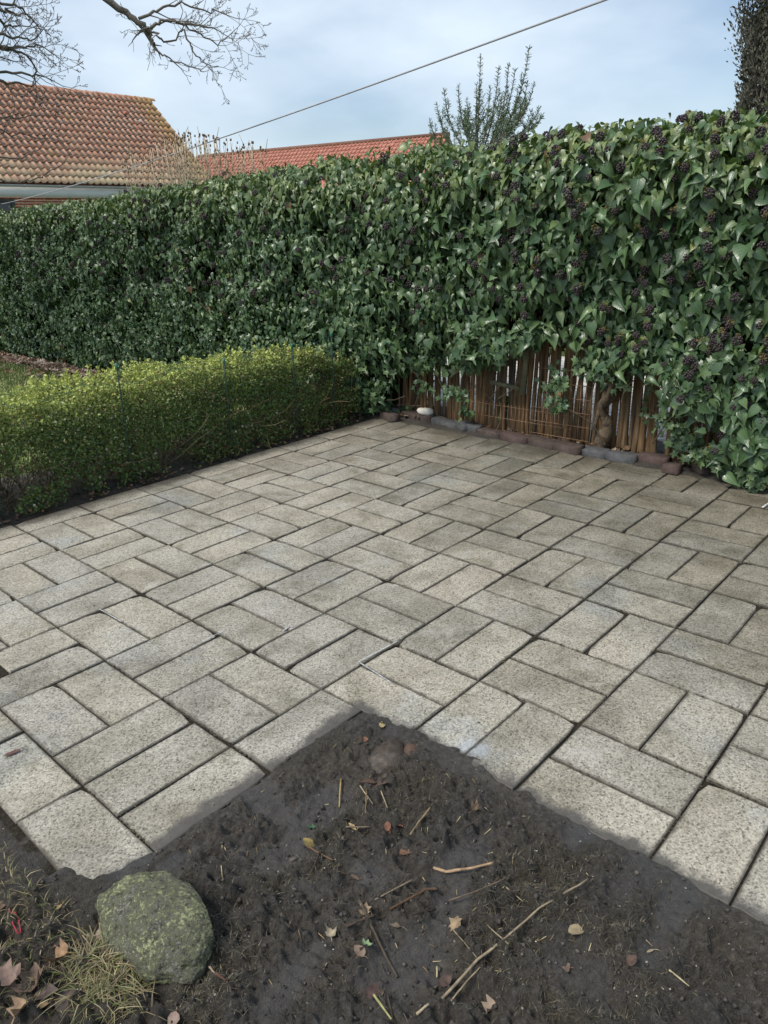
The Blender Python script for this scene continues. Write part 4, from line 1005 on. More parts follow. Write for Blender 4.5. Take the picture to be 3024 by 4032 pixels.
twig([(748, 2029), (814, 1989)], .0040, (.10, .07, .05), 'knotty dark stick crossing behind the long dark stick')
twig([(894, 1992), (941, 1963)], .0040, (.05, .042, .035), 'blackened stub of twig near the centre of the mud')
twig([(956, 2171), (1032, 2091), (1091, 2048), (1165, 1987), (1269, 1927)], .0036, (.34, .27, .18), 'longest pale dry stem stretching across the lower right mud', 'dry_stem', 'stem')
twig([(975, 2168), (1010, 2128), (1042, 2098)], .0024, (.36, .29, .19), 'short pale stem split off beside the longest dry stem', 'dry_stem', 'stem')
twig([(1052, 2006), (1098, 2071)], .0018, PALE, 'thin pale straw crossing over the longest dry stem')
twig([(808, 2160), (847, 2215)], .0034, (.42, .40, .18), 'yellow green stalk at the bottom edge of the picture')
twig([(838, 2156), (850, 2215)], .0030, DK, 'dark twig beside the yellow green stalk at the bottom edge')
twig([(901, 2207), (927, 2196)], .0036, PALE, 'short thick pale straw near the bottom edge')
twig([(945, 2083), (944, 2109)], .0030, (.50, .43, .25), 'stubby pale straw left of the split stem')
twig([(978, 2021), (1005, 2055), (1030, 2089)], .0016, (.3, .25, .17), 'hair thin straw pointing at the long dry stem')
twig([(1444, 2108), (1488, 2139)], .0024, (.55, .47, .28), 'pale straw on the soil below the right hand slabs')
twig([(453, 2096), (466, 2116)], .0026, PALE, 'short pale straw right of the boulder')
twig([(470, 2128), (493, 2136)], .0045, (.13, .07, .05), 'short reddish stick right of the boulder')
twig([(779, 1713), (806, 1738)], .0022, (.5, .42, .28), 'pale straw poking out of the wilted leaf clump')
twig([(823, 1716), (838, 1752)], .0022, (.42, .34, .22), 'straw right of the wilted leaf clump')
twig([(25, 1980), (33, 2013), (43, 2033), (50, 2030), (44, 2000), (36, 1984)], .0016, (.45, .05, .07), 'loop of red string on the soil at the left edge', 'red_string', 'string', .0016)
twig([(1648, 1098), (1664, 1088)], .006, (.80, .80, .78), 'white plastic stick end at the right edge of the patio', 'white_stick', 'stick', .006)

def dleaf(px_, py_, size, col, label, kind='oval', cat='leaf', name='fallen_leaf', ang=None, tilt=.25, lift=.006, curl=None, mat=None, stalk=True):
    P = on_soil(px_, py_) if pav_d(*gz(px_, py_)[:2]) > 0 else gz(px_, py_)
    V, F, U = DS[kind][int(rng.integers(4))]; V = V - np.array([0, .5, 0]); V = V.copy(); V[:, 2] *= curl if curl else rng.uniform(.8, 1.8)
    a = rng.uniform(0, 6.28) if ang is None else ang
    R_ = np.array(Matrix.Rotation(a, 3, 'Z') @ Matrix.Rotation(rng.normal(0, tilt), 3, 'X') @ Matrix.Rotation(rng.normal(0, tilt), 3, 'Y'))
    W = (V * size) @ R_.T + P + np.array([0, 0, lift * .4 + size * .05])
    cc = np.tile(np.array(col), (len(V), 1)); e = np.abs(V[:, 0]) / (np.abs(V[:, 0]).max()); cc = cc * (1.1 - .35 * e[:, None] * rng.random((len(V), 1)))
    g_ = np.mean(col); cc = (cc * .88 + g_ * .12) * (.70 if g_ > .1 else 1.0)
    t_ = thing(name, label, cat, tuple(P))
    put('blade', W, F, mat or MAT['deadleaf'], t_, cols=cc, smooth=True)
    if stalk:
        b = MB(); b.col = np.array(col) * .7; s0 = np.array([0, -.5 * size, 0]) @ R_.T + P + np.array([0, 0, lift * .4 + size * .05]); s1 = np.array([.1 * size, -.85 * size, -.02]) @ R_.T + P; s1[2] = max(s1[2], P[2] + .002)
        b.tube([s0, (s0 + s1) / 2 + np.array([0, 0, .003]), s1], .0009, 4); b.put('stalk', MAT['twigcol'], t_, cols=True)
    return t_
dleaf(826, 1569, .034, (.62, .48, .22), 'pale yellow leaf lying against the slab at the bed tip', ang=2.2)
dleaf(787, 1600, .032, (.24, .12, .07), 'red brown curled leaf left of the half buried stone', curl=3)
dleaf(795, 1690, .055, (.085, .05, .035), 'dark wilted leaf hanging down from the buried stone, left', 'narrow', ang=.6, curl=2)
dleaf(811, 1700, .060, (.10, .065, .05), 'dark wilted leaf in the clump below the buried stone, middle', 'narrow', ang=.1, curl=2)
dleaf(826, 1694, .050, (.15, .10, .075), 'dull brown wilted leaf in the clump below the stone, right', 'oval', ang=-.4, curl=2)
dleaf(762, 1787, .030, (.52, .38, .17), 'pointed yellow leaf standing at the level grey twig', 'narrow', ang=.1, tilt=.5)
dleaf(838, 1787, .030, (.25, .11, .065), 'small russet leaf left of its russet twin', curl=1.5)
dleaf(862, 1787, .026, (.28, .13, .08), 'small russet leaf right of its russet twin', curl=1.5)
dleaf(879, 1840, .046, (.26, .135, .075), 'broad spotted brown leaf near the centre of the bed', 'oval', ang=1.3, curl=.7)
dleaf(1030, 1750, .034, (.42, .27, .16), 'crumpled tan leaf below the slab corner on the right', 'lobed', curl=3)
dleaf(666, 1822, .036, (.32, .24, .07), 'half yellow half black leaf tilted over the red brown twig', tilt=.5)
dleaf(629, 1861, .034, (.11, .09, .08), 'flat grey brown leaf left of the slanting dark twig', 'narrow', ang=1.4)
dleaf(766, 1897, .030, (.20, .13, .09), 'small folded brown leaf in the smooth mud', 'narrow', ang=.4, curl=3)
dleaf(854, 1998, .042, (.28, .22, .16), 'grey tan leaf below the curved dark root', 'oval', ang=.1)
dleaf(790, 1966, .030, (.44, .32, .20), 'curled tan leaf at the top of the long dark stick', 'lobed', curl=3)
dleaf(776, 2055, .036, (.30, .21, .15), 'tan leaf touching the bright green leaf piece', 'oval')
dleaf(794, 2043, .024, (.30, .42, .20), 'bright green leaf piece on the mud', 'lobed', stalk=False)
dleaf(676, 1790, .022, (.05, .12, .06), 'small dark green leaf piece on the mud', 'lobed', stalk=False)
dleaf(808, 2149, .050, (.10, .06, .05), 'wide dark brown leaf above the yellow green stalk', 'oval', ang=1.5)
dleaf(985, 1994, .040, (.40, .28, .16), 'crumpled golden tan leaf in the tread marks', 'lobed', curl=3)
dleaf(963, 2121, .034, (.16, .10, .08), 'flat dull brown leaf left of the split stem', 'oval')
dleaf(1058, 2183, .036, (.42, .31, .22), 'crumpled tan leaf below the long dry stem', 'lobed', curl=3)
dleaf(716, 2014, .030, (.48, .40, .27), 'curled pale leaf left of the knotty stick', 'lobed', curl=3)
dleaf(1243, 2013, .042, (.44, .34, .19), 'tan pointed leaf right of the long dry stem', 'oval', ang=1.2)
dleaf(1366, 2076, .032, (.15, .09, .065), 'dark brown leaf in the lower right soil', 'oval')
dleaf(1403, 2057, .024, (.48, .38, .24), 'small pale leaf beside the dark brown leaf', 'narrow', ang=.8)
dleaf(1217, 2089, .028, (.22, .15, .11), 'dull brown leaf below the long dry stem on the right', 'lobed')
dleaf(205, 2023, .060, (.42, .33, .25), 'crumpled pale tan leaf against the boulder', 'lobed', curl=3, lift=.015)
dleaf(124, 2072, .050, (.42, .25, .13), 'orange tan curled leaf left of the grass tuft', 'lobed', curl=3, lift=.012)
dleaf(127, 2046, .042, (.10, .075, .065), 'dark upright leaf above the orange tan leaf', 'narrow', tilt=.7, lift=.015)
dleaf(78, 2122, .068, (.26, .17, .12), 'large tan and black leaf at lower left', 'lobed', curl=2, lift=.012)
dleaf(10, 2110, .055, (.33, .22, .17), 'pinkish tan leaf at the left edge', 'lobed', curl=2, lift=.012)
dleaf(96, 2172, .042, (.55, .38, .20), 'rounded yellow tan leaf at the lower left', 'oval', curl=.6, lift=.015)
dleaf(146, 2168, .075, (.085, .065, .055), 'large blackish brown leaf left of the grass', 'oval', ang=.2, curl=1.5, lift=.015)
dleaf(41, 2190, .045, (.40, .26, .15), 'curled light brown leaf in the lower left corner', 'lobed', curl=3, lift=.012)
dleaf(99, 2147, .055, (.10, .07, .06), 'dark leaf tucked behind the rounded yellow tan leaf', 'oval', curl=1.5)
dleaf(281, 2068, .036, (.20, .18, .16), 'greyish leaf at the foot of the boulder', 'narrow', tilt=.5)
dleaf(317, 2078, .034, (.38, .27, .15), 'tan leaf under the front of the boulder', 'lobed', curl=2)
dleaf(295, 2086, .034, (.17, .09, .055), 'red brown leaf under the front of the boulder', 'narrow', curl=2)
dleaf(126, 1963, .024, (.46, .32, .13), 'small ochre leaf on the soil left of the boulder', 'narrow', ang=1.7, curl=.5)
dleaf(7, 1958, .036, (.22, .14, .09), 'brown leaf at the left edge above the red string', 'oval')
dleaf(374, 2209, .036, (.40, .28, .22), 'pinkish tan leaf at the bottom edge', 'oval')
dleaf(28, 1627, .055, (.13, .060, .05), 'dark red narrow leaf lying on the slab at the left edge', 'narrow', ang=1.35, curl=.5, tilt=.05, lift=.001)
dleaf(205, 1062, .085, (.22, .30, .15), 'large pale green ivy leaf at the foot of the box hedge', 'lobed', ang=1.0, tilt=.45, lift=.02)
dleaf(72, 1105, .035, (.42, .22, .10), 'orange brown leaf at the box hedge foot, far left', 'oval', lift=.01)
dleaf(424, 1008, .055, (.10, .18, .05), 'green ivy leaf at the patio edge under the box hedge', 'lobed', lift=.01)
dleaf(352, 1025, .045, (.30, .15, .08), 'brown curled leaf at the patio edge under the box hedge', 'oval', curl=2, lift=.01)
dleaf(1470, 1004, .075, (.36, .23, .14), 'large tan curled leaf at the foot of the stakes', 'lobed', curl=2, lift=.02)
dleaf(1385, 985, .055, (.44, .31, .17), 'tan leaf standing behind the red brick', 'oval', tilt=.5, lift=.03)
dleaf(1241, 997, .028, (.26, .30, .08), 'small yellow green leaf lying on the slab before the bricks', 'oval', curl=.5, lift=.002)

# ------------------------------------------------------------------ houses
def pantile(L, W, amp):
    prof = []
    for t_ in np.linspace(0, 1, 9):
        z = amp * (math.cos((t_ - .90) * 2 * math.pi) * .5 + .5) ** 2.6
        prof.append((t_ * W * 1.10 - W * .05, z))
    V = []; uv = []
    for y_, dz in ((0, -.018), (0, 0), (L * 1.12, -.018)):
        for i, (x_, z_) in enumerate(prof): V.append((x_, y_, z_ + dz + (.020 if y_ == 0 else 0))); uv.append((i / 8, y_ / (L * 1.12)))
    F = [(a * 9 + i, a * 9 + i + 1, (a + 1) * 9 + i + 1, (a + 1) * 9 + i) for a in (0, 1) for i in range(8)]
    return np.array(V), np.array(F), np.array(uv)
def roof_tiles(parent, O, ex, es, ncol, nrow, L, W, amp, mat, score, roofname='roof'):
    """O eave start, ex along eave, es up slope"""
    nn = np.cross(ex, es)
    V, F, uv = pantile(L, W, amp)
    me = mesh_np('roof_tile', V, F, uv=uv, smooth=True); me.materials.append(mat)
    Rm = Matrix(((ex[0], es[0], nn[0]), (ex[1], es[1], nn[1]), (ex[2], es[2], nn[2])))
    cells = [(c_, r_, O + ex * (c_ * W) + es * (r_ * L) + nn * .02) for c_ in range(ncol) for r_ in range(nrow)]
    cells.sort(key=lambda q: -score(q[2]))
    po = worg(parent); Vs = []; Fs = []; Us = []; k = 0
    for i, (c_, r_, P) in enumerate(cells):
        P = P + nn * rng.normal(0, .003) + ex * rng.normal(0, .003)
        if i < 300:
            o = bpy.data.objects.new('roof_tile', me); COL.objects.link(o); o.parent = parent
            o.matrix_local = Matrix.Translation(Vector(P - po)) @ (Rm @ Matrix.Rotation(rng.normal(0, .006), 3, 'Z')).to_4x4()
        else:
            Vs.append(V @ np.array([ex, es, nn]) + P); Fs.append(F + k); Us.append(uv); k += len(V)
    if Vs: put('tiles', np.concatenate(Vs), np.concatenate(Fs), mat, parent, uv=np.concatenate(Us), smooth=True)['kind'] = 'stuff'
def inview(P):
    q_ = CR @ (P - CAM); x_ = q_[0] / q_[2] * FPX + 1512; y_ = q_[1] / q_[2] * FPX + 2016
    return (1.0 / q_[2]) if (-20 < x_ < 3030 and y_ > 0) else 0
brick_red = None
n = N('house brick', .85, .2); br_m = n.done(n.mix(1.0, n.mix(n.noise(n.pos(), 5, 3), (.36, .12, .07), (.48, .18, .11)), n.ramp(n.rnd(), [(0, (.75, .75, .75)), (1, (1.2, 1.15, 1.1))]), 'MULTIPLY'), None, n.bump(n.noise(n.pos(), 40, 4), .004))
mortar = m_plain('pale mortar', (.42, .38, .32), (.52, .48, .42), 30, .9)
zinc = m_plain('zinc gutter', (.42, .44, .45), (.55, .57, .58), 6, .4, .001, .5)
white = m_plain('white painted board', (.74, .75, .75), (.82, .83, .83), 4, .6)
dgrey = m_plain('dark window frame', (.05, .055, .05), (.09, .09, .085), 8, .5)
h1 = thing('brick_house', 'red brick house with weathered lichen covered pantile roof at left', 'house', (9, 21.2, 0))
YE, YR, ZE, ZR, XV, XL = 18.0, 21.2, 2.93, 5.72, 14.12, 2.1
b = MB(); b.box(((XL + XV - .15) / 2 + .0, 21.2, 1.33), ((XV - .15 - XL) / 2, 3.06, 1.39)); b.put('wall', mortar, h1)
# gable triangle and far roof slope
put('gable', [(XV - .17, 18.3, 2.7), (XV - .17, 24.1, 2.7), (XV - .17, 21.2, 5.58), (XV - .45, 18.3, 2.7), (XV - .45, 24.1, 2.7), (XV - .45, 21.2, 5.58)], [np.array([(0, 1, 2), (5, 4, 3)]), np.array([(0, 3, 4, 1), (1, 4, 5, 2), (2, 5, 3, 0)])], mortar, h1)
es = unit(np.array([0, YR - YE, ZR - ZE])); sl = math.hypot(YR - YE, ZR - ZE)
rf = put('roof', [(XL, YE + .02, ZE - .05), (XV, YE + .02, ZE - .05), (XV, YR, ZR - .05), (XL, YR, ZR - .05), (XL, 2 * YR - YE, ZE - .05), (XV, 2 * YR - YE, ZE - .05)], np.array([(0, 1, 2, 3), (3, 2, 5, 4)]), MAT['tile_new'], h1)
roof_tiles(h1, np.array([XL, YE - .04, ZE + .0]), np.array([1.0, 0, 0]), es, int((XV - XL) / .1845), 15, sl / 15, .1845, .055, MAT['tile_old'], inview)
b_ = 0
for xx in np.arange(XL, XV - .05, .33):
    b = MB(); a = np.linspace(-.15, math.pi + .15, 8); r0, r1 = .105, .125
    V = [(xx - .015 + (0 if e == 0 else .36), YR + (r0 if e else r1) * math.cos(t_), ZR - .02 + (r0 if e else r1) * .8 * math.sin(t_)) for e in (1, 0) for t_ in a]
    put('ridge_tile', V, np.array([(i, i + 1, 8 + i + 1, 8 + i) for i in range(7)]), MAT['tile_old'], h1, uv=np.tile([(.9, .05)], (16, 1)), smooth=True)
b = MB(); a = np.linspace(math.pi, 2 * math.pi, 9)
V = [(x_, YE - .07 + .058 * math.cos(t_), ZE - .03 + .058 * math.sin(t_)) for x_ in (XL, XV) for t_ in a]
put('gutter', V, np.array([(i, i + 1, 9 + i + 1, 9 + i) for i in range(8)]), zinc, h1, smooth=True)
for xx in np.arange(XL + .6, XV, .9):
    b = MB(); b.tube([(xx, YE - .07 + .061 * math.cos(t_), ZE - .03 + .061 * math.sin(t_)) for t_ in a], .008, 4); b.put('gutter_bracket', zinc, h1)
b = MB(); b.box(((XL + XV) / 2, YE + .07, ZE - .185), ((XV - XL) / 2, .06, .125)); b.put('fascia', white, h1)
# bricks of the part of the wall that shows above the hedge
for r_ in range(9):
    zz = 2.58 - r_ * .0667
    for c_ in range(24):
        xx = 6.2 + c_ * .235 + (.118 if r_ % 2 else 0); L_ = .222 if (c_ + r_) % 3 else .107
        if L_ < .15: pass
        me_ = PM.setdefault(('brick', L_), None)
        if me_ is None:
            v = np.array([[x_, y_, z_] for x_ in (-1, 1) for y_ in (-1, 1) for z_ in (-1, 1)], float) * np.array([L_ / 2, .012, .0265])
            me_ = mesh_np('brick', v, np.array([(0, 1, 3, 2), (4, 6, 7, 5), (0, 4, 5, 1), (2, 3, 7, 6), (0, 2, 6, 4), (1, 5, 7, 3)])); me_.materials.append(br_m); PM[('brick', L_)] = me_
        o = link('brick', me_, br_m, h1); o.location = (xx - 9 + (0 if L_ > .15 else -.0575), 18.132 - 21.2 + rng.normal(0, .002), zz)
        if L_ < .15:
            o2 = link('brick', me_, br_m, h1); o2.location = (xx - 9 + .0575, 18.132 - 21.2, zz)
win = put('window', [(5.4, 18.105, 1.2), (7.75, 18.105, 1.2), (7.75, 18.105, 2.50), (5.4, 18.105, 2.50)], [(0, 1, 2, 3)], m_plain('dark glass', (.03, .04, .045), (.05, .06, .065), 3, .1, 0, .5), h1)
b = MB(); b.box((6.6, 18.10, 2.53), (1.25, .035, .035)); b.box((7.80, 18.10, 1.85), (.04, .035, .66)); b.put('frame', dgrey, win)
for px_, py_ in ((61, 219), (270, 243)):   # vent tiles
    P = gy(px_, py_, 20.6 if py_ < 230 else 20.45); b = MB()
    t0 = (P[1] - YE) / (YR - YE); Pc = np.array([P[0], P[1], ZE + t0 * (ZR - ZE) + .04])
    b.tube([Pc + es * .12, Pc - es * .02 + np.array([0, -.04, .05]), Pc - es * .06 + np.array([0, -.06, .06])], [.03, .06, .065], 8); b.put('vent_tile', MAT['tile_new'], h1)

A, B = gz(430, 339, 5.8), gz(972, 290, 5.8)
ex2 = unit(B - A); Lr = float(np.linalg.norm(B - A)); out = np.array([ex2[1], -ex2[0], 0]);
if np.dot(out, CAM - A) < 0: out = -out
dn = unit(out * .78 + np.array([0, 0, -.62])); es2 = -dn
h2 = thing('distant_house', 'distant house with clean red pantile roof seen above the hedge', 'house', tuple(np.array([(A[0] + B[0]) / 2, (A[1] + B[1]) / 2, 0])))
slope = 4.6
E0, E1 = A + dn * slope, B + dn * slope
K0, K1 = A + unit(-out * .78 + np.array([0, 0, -.62])) * slope, B + unit(-out * .78 + np.array([0, 0, -.62])) * slope
dz_ = np.array([0, 0, -.06])
put('roof', [E0 + dz_, E1 + dz_, B + dz_, A + dz_, K0 + dz_, K1 + dz_], np.array([(0, 1, 2, 3), (3, 2, 5, 4)]), MAT['tile_new'], h2)
inn = out * .25
W_ = [E0 - inn, E1 - inn, K1 + inn, K0 + inn]
put('wall', [np.array([w_[0], w_[1], z_]) for z_ in (-.06, E0[2] - .1) for w_ in W_] + [A + dz_ * 2, B + dz_ * 2], [np.array([(0, 1, 5, 4), (1, 2, 6, 5), (2, 3, 7, 6), (3, 0, 4, 7)]), np.array([(4, 7, 8), (5, 6, 9)])], m_plain('far brick wall', (.36, .15, .09), (.44, .2, .13), 6), h2)
roof_tiles(h2, A + dn * (.30 * 8), ex2, es2, int(Lr / .23), 8, .30, .23, .05, MAT['tile_new'], lambda P: inview(P) * (P[2] + 4))
b = MB(); b.tube([A + np.array([0, 0, .02]), B + np.array([0, 0, .02])], .11, 8); b.put('ridge', m_plain('dark ridge', (.16, .085, .06), (.24, .13, .09), 5, .85), h2)

# ------------------------------------------------------------------ cable
A, B = gd(1305, 0, 5.6), gy(0, 441, 18.0)
P = [A * (1 - t_) + B * t_ + np.array([0, 0, -.10 * 4 * t_ * (1 - t_)]) for t_ in np.linspace(-.35, 1, 60)]
b = MB(); b.tube(P, .0074, 8); cb = tag(b.put('overhead_cable', m_plain('grey cable sheath', (.34, .345, .37), (.44, .445, .47), 30, .6), base=tuple(B), smooth=True), 'grey overhead cable slanting across the sky to the house', 'cable')

# ------------------------------------------------------------------ bare tree whose limbs reach in at upper left
tree = thing('bare_tree', 'leafless tree whose fine twigs reach in at upper left', 'tree', (.5, 9.0, 0))
b = MB(); tw = MB(); b.col = (.15, .13, .10)
def grow(mb, P, d, L, r, lev, up=.0, seg=.10, bend=.20, kids=True):
    pts = [np.array(P)]; n_ = max(3, int(L / seg)); rr = [r]
    for i in range(n_):
        d = unit(d + rng.normal(0, bend, 3) + np.array([0, 0, up])); pts.append(pts[-1] + d * (L / n_)); rr.append(max(.0022, r * (1 - .62 * (i + 1) / n_)))
        if kids and lev > 0 and i > 0 and rng.random() < .92:
            s_ = unit(np.cross(d, rng.normal(0, 1, 3))); dd = unit(d * .75 + s_ * rng.uniform(.5, .9) + np.array([.0, 0, rng.normal(.0, .2)]))
            grow(tw, pts[-1], dd, L * rng.uniform(.30, .52), max(.0024, rr[-1] * .60), lev - 1, up + .05, seg * .75, bend * 1.1)
    mb.tube(pts, rr, 5 if r > .01 else 4 if r > .006 else 3, False)
    if lev > 0: grow(tw, pts[-1], d, L * .4, rr[-1], lev - 1, up, seg * .75, bend)
def limb(pix, D, r0, r1, lev, kidL, every=1, up=0.0):
    pts = np.array([gd(px_, py_, d_) for (px_, py_), d_ in zip(pix, D)])
    Pi = []; 
    for i in range(len(pts) - 1):
        for t_ in np.linspace(0, 1, 5)[:-1]: Pi.append(pts[i] * (1 - t_) + pts[i + 1] * t_)
    Pi.append(pts[-1]); Pi = np.array(Pi) + rng.normal(0, .012, (len(Pi), 3))
    b.tube(Pi, np.linspace(r0, r1, len(Pi)), 7, False)
    for i in range(2, len(Pi), every):
        d = unit(Pi[i] - Pi[i - 1]); right = CR[0]; s_ = unit(np.cross(d, rng.normal(0, 1, 3)))
        dd = unit(d * .8 + s_ * .75 + right * .15); rr = np.interp(i, [0, len(Pi)], [r0, r1])
        grow(tw, Pi[i], dd, kidL * rng.uniform(.6, 1.2), rr * .5, lev, up)
    grow(tw, Pi[-1], unit(Pi[-1] - Pi[-2]), kidL * .9, r1, lev, up)
    return Pi
def connect(A_, B_, r0, r1, lift):
    t_ = np.linspace(0, 1, 14)[:, None]; M_ = (A_ + B_) / 2 + np.array([0, 0, lift]) + rng.normal(0, .18, 3)
    P_ = A_ * (1 - t_) ** 2 + 2 * M_ * t_ * (1 - t_) + B_ * t_ ** 2
    P_[1:-1] += rng.normal(0, .022, (12, 3)); b.tube(P_, r1 + (r0 - r1) * (1 - t_[:, 0]) ** 1.6, 6, False)
    for k in range(3, 13, 2): grow(tw, P_[k], unit(P_[k + 1] - P_[k] + rng.normal(0, .12, 3)), .30, .008, 1)
base = np.array([.5, 9.0, 0]); fork = np.array([.6, 8.9, 3.2])
b.tube([base + np.array([0, 0, -.1]), base + np.array([.02, .0, .3]), base + np.array([.06, -.05, 1.6]), fork, fork + np.array([.0, .3, 2.0]), fork + np.array([-.2, .5, 4.2])], [.30, .24, .20, .18, .12, .06], 12)
Pa = limb([(225, -6), (285, 36), (318, 63)], [9.0, 8.95, 8.9], .034, .024, 1, .22, 3)
connect(fork + np.array([0, .2, 1.0]), Pa[0], .09, .034, 1.2)
limb([(318, 63), (330, 84), (338, 105), (365, 128)], [8.9, 8.9, 8.85, 8.8], .016, .007, 2, .22, 3, -.02)
limb([(365, 128), (400, 140), (440, 150)], [8.8, 8.8, 8.75], .007, .004, 1, .20, 2)
limb([(318, 63), (340, 68), (357, 88), (395, 75)], [8.9, 8.85, 8.9, 9.0], .012, .008, 1, .25, 3)
limb([(318, 63), (345, 48), (370, 42), (400, 52), (430, 55), (470, 60)], [8.9, 8.9, 8.9, 9, 9, 9.1], .018, .006, 3, .34, 2)
limb([(300, 40), (340, 20), (390, 8), (440, 20), (490, 25)], [8.9, 9, 9.1, 9.1, 9.2], .015, .005, 3, .34, 2)
limb([(400, 52), (440, 75), (470, 95), (490, 80)], [8.9, 8.9, 8.9, 8.9], .009, .005, 3, .28, 2)
limb([(395, 62), (415, 100), (430, 125), (458, 143)], [8.9, 8.85, 8.8, 8.8], .010, .004, 3, .24, 2)
for pix in ([(-60, -10), (0, 20), (30, 30), (60, 30)], [(-60, 55), (0, 70), (40, 80), (75, 85)], [(-60, 110), (0, 108), (50, 100), (95, 100)], [(-60, 75), (10, 100), (60, 120), (85, 170)], [(-60, 130), (0, 150), (60, 160), (100, 165)], [(-60, 160), (0, 172), (40, 180), (75, 180)], [(-60, 20), (0, 40), (15, 60), (40, 55)], [(-50, -5), (0, 2), (40, 12), (80, 50)]):
    Pl = limb(pix, [8.2, 8.3, 8.4, 8.5], .016, .006, 3, .26, 2)
    connect(fork + np.array([0, 0, rng.uniform(-.3, .9)]), Pl[0], .05, .016, rng.uniform(.1, .7))
for pix in ([(-40, 385), (0, 388), (60, 392), (100, 380), (145, 345)], [(-40, 275), (0, 278), (50, 290), (100, 300)], [(-40, 325), (0, 335), (50, 340), (90, 315)], [(-40, 250), (0, 255), (40, 255), (90, 245)]):
    Pl = limb(pix, [8.2, 8.3, 8.4, 8.5, 8.5][:len(pix)], .009, .004, 1 if pix[0][1] > 300 else 2, .16, 5)
    connect(fork + np.array([0, 0, rng.uniform(-.6, 0)]), Pl[0], .03, .009, -.1)
b.put('limb', MAT['bark'], tree, smooth=True)
o = tw.put('twigs', MAT['bark'], tree); o['kind'] = 'stuff'

# ------------------------------------------------------------------ bare stemmed shrub, conifers behind the hedge
sh = thing('bare_shrub', 'leafless shrub of upright straw coloured stems behind the ivy hedge', 'shrub', (5.0, 6.2, 0))
b = MB()
for _ in range(135):
    px_ = rng.uniform(262, 575) if rng.random() < .6 else rng.normal(430, 50)
    ty = np.interp(px_, [255, 300, 360, 420, 480, 560, 580], [350, 325, 295, 285, 300, 312, 325]) + abs(rng.normal(0, 22))
    X_ = rng.uniform(4.75, 5.5); T_ = gx(px_, ty, X_); lean = (px_ - 440) / 200 * .28
    B_ = T_ + np.array([0, lean * 1.0 + rng.normal(0, .06), -rng.uniform(1.6, 2.0)])
    B_[2] = max(0, B_[2]); b.col = np.array([.50, .41, .28]) * rng.uniform(.6, 1.2)
    P = [B_ * (1 - t_) + T_ * t_ + rng.normal(0, .010, 3) for t_ in np.linspace(0, 1, 8)]
    b.tube(P, np.linspace(.0055, .0032, 8), 5)
    for t_ in np.arange(.45, 1.01, .08):
        q_ = B_ * (1 - t_) + T_ * t_; b.col = np.array([.19, .13, .08]); b.box(q_, (.0055, .006, .008) if t_ < .98 else (.008, .008, .013), rotz(rng.uniform(0, 3)))
        if t_ > .6 and rng.random() < .12: b.col = np.array([.30, .24, .16]); b.tube([q_, q_ + np.array([rng.normal(0, .03), rng.normal(0, .05), .12])], [.004, .003], 4)
b.put('stems', MAT['twigcol'], sh, cols=True)['kind'] = 'stuff'

yew = thing('conifer_bush', 'spiky green conifer with upright needled shoots behind the hedge', 'conifer', (5.3, 1.9, 0))
b = MB(); NP = []; ND = []; b.col = (.11, .085, .05)
def needled(P0, P1, P2, r, nl, dens):
    ts = np.linspace(0, 1, 14); C_ = np.array([P0 * (1 - t_) ** 2 + 2 * P1 * t_ * (1 - t_) + P2 * t_ ** 2 for t_ in ts]); b.tube(C_, np.linspace(r, r * .35, 14), 5, False)
    L_ = np.linalg.norm(np.diff(C_, axis=0), axis=1).sum(); k = int(L_ * dens)
    for _ in range(k):
        t_ = rng.random(); i = min(12, int(t_ * 13)); d = unit(C_[i + 1] - C_[i]); s_ = unit(np.cross(d, rng.normal(0, 1, 3)))
        NP.append(C_[i] + (C_[i + 1] - C_[i]) * (t_ * 13 - i)); ND.append(unit(s_ + d * rng.uniform(.3, .9)) * nl * rng.uniform(.7, 1.2))
    for s_ in range(5): NP.append(C_[-1]); ND.append(unit(unit(C_[-1] - C_[-2]) + rng.normal(0, .5, 3)) * nl)
    return C_
tips = [(1039, 122), (1144, 104), (1100, 142), (1078, 148), (1114, 150), (991, 186), (961, 196), (945, 226), (930, 261), (1031, 182), (1140, 180), (1154, 184), (1120, 194), (1166, 235), (1172, 249), (1010, 215), (1060, 190), (1085, 205), (1005, 240), (1135, 225)]
root = np.array([5.3, 1.88, .1])
bt = MB(); bt.tube([root - np.array([0, 0, .2]), root + np.array([0, 0, .9]), root + np.array([0, 0, 1.9])], [.06, .045, .03], 7); bt.put('trunk', MAT['bark'], yew)
for (tx_, ty_) in tips:
    X_ = 5.3 + rng.uniform(-.35, .35); T_ = gx(tx_, ty_, X_); S_ = gx(1035 + (tx_ - 1050) * .30, 315 + rng.uniform(-8, 30), X_)
    mid = S_ + (T_ - S_) * np.array([.5, .85, .38])
    b.tube([root + np.array([0, 0, 1.2]), S_], [.02, .012], 5, False)
    C_ = needled(S_, mid, T_, .008, .036, 280)
    for k in (3, 4, 5, 6, 7, 8, 9):
        if rng.random() < .8:
            d = unit(C_[k + 1] - C_[k]); s_ = unit(np.cross(d, rng.normal(0, 1, 3))); q_ = C_[k] + (d * .7 + s_ * .6) * rng.uniform(.10, .22) * (1.2 - k / 12)
            needled(C_[k], C_[k] + s_ * .04 + d * .03, q_ + np.array([0, 0, .03]), .0035, .032, 270)
for _ in range(26):
    S_ = gx(rng.normal(1055, 42), rng.uniform(268, 335), 5.3 + rng.uniform(-.4, .4)); q_ = S_ + np.array([rng.normal(0, .05), rng.normal(0, .09), rng.uniform(.06, .16)]); needled(S_, (S_ + q_) / 2 + rng.normal(0, .015, 3), q_, .0035, .032, 300)
NP = np.array(NP); ND = np.array(ND); nl_ = np.linalg.norm(ND, axis=1); t = rng.random((len(NP), 1))
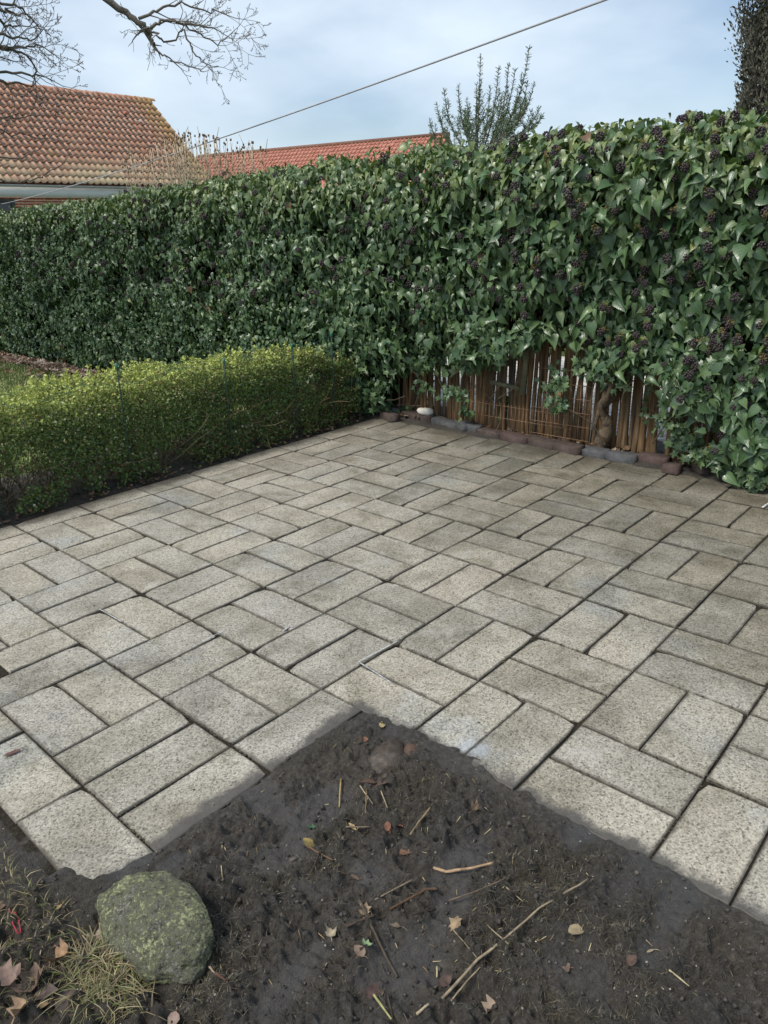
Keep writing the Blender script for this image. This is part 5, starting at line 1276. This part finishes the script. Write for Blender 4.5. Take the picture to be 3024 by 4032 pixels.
colr = np.array([[.07, .115, .055]]) * (1 - t) + np.array([[.18, .24, .13]]) * t
NS = (np.array([(-.07, 0, 0), (.07, 0, 0), (.07, .8, 0), (0, 1, 0), (-.07, .8, 0)]), np.array([(0, 1, 2), (0, 2, 4), (4, 2, 3)]), np.zeros((5, 2)))
V, F, Cc, U = scatter(NS, NP, ND, rng.normal(0, 1, (len(NP), 3)), nl_, colr)
b.put('shoots', MAT['bark'], yew); put('needles', V, F, MAT['needle'], yew, cols=Cc)['kind'] = 'stuff'

cyp = thing('dark_cypress', 'tall dark brownish cypress at the upper right edge', 'conifer', (6.1, -.58, 0))
b = MB(); NP = []; ND = []; b.tube([(6.1, -.58, -.1), (6.1, -.58, 2.0), (6.12, -.57, 4.2)], [.10, .08, .02], 8); b.put('trunk', MAT['bark'], cyp); b = MB()
b.col = (.13, .10, .07)
def plume(P, L, w):
    d = unit(np.array([rng.normal(0, .12), rng.normal(.05, .14), 1.0])); T_ = P + d * L; b.tube([P, (P + T_) / 2, T_], [.008, .006, .002], 4, False)
    for _ in range(int(L * 800)):
        t_ = rng.random(); c_ = P * (1 - t_) + T_ * t_; s_ = rng.normal(0, 1, 3) * w * (1 - .65 * t_) * .55; NP.append(c_ + s_); ND.append(unit(d + s_ / w * .9 + rng.normal(0, .35, 3)) * rng.uniform(.018, .040))
for _ in range(75):
    z_ = rng.uniform(.4, 4.3); rad = np.interp(z_, [0, 1.5, 2.55, 2.75, 3.1, 3.6, 4.6], [.52, .52, .34, .40, .50, .46, .15]); a = rng.uniform(0, 6.28); q_ = 1.12 * rad * math.sqrt(rng.random())
    plume(np.array([6.1 + q_ * math.cos(a), -.52 + q_ * math.sin(a), z_ - .3]), rng.uniform(.35, .60), .11)
for (px_, py_) in ((1612, 215), (1620, 200), (1635, 215), (1605, 205), (1650, 215), (1628, 225)):
    plume(gx(px_, py_ + 12, 6.0) + np.array([0, 0, -.1]), .42, .055)
for (px_, py_) in ((1602, 120), (1598, 100), (1612, 60), (1606, 20), (1622, 130), (1635, 150), (1640, 120), (1615, 100)):
    plume(gx(px_ + 14, py_ + 30, 6.0), .34, .085)
NP = np.array(NP); ND = np.array(ND); t = rng.random((len(NP), 1)); colr = np.array([[.055, .056, .040]]) * (1 - t) + np.array([[.15, .145, .105]]) * t
CS = (np.array([(-.16, 0, 0), (.16, 0, 0), (.22, .5, .04), (0, 1, 0), (-.22, .5, .04)]), np.array([(0, 1, 2), (0, 2, 4), (4, 2, 3)]), np.zeros((5, 2)))
V, F, Cc, U = scatter(CS, NP, ND, rng.normal(0, 1, (len(NP), 3)), np.linalg.norm(ND, axis=1), colr)
b.put('branches', MAT['bark'], cyp); put('foliage', V, F, MAT['needle'], cyp, cols=Cc)['kind'] = 'stuff'
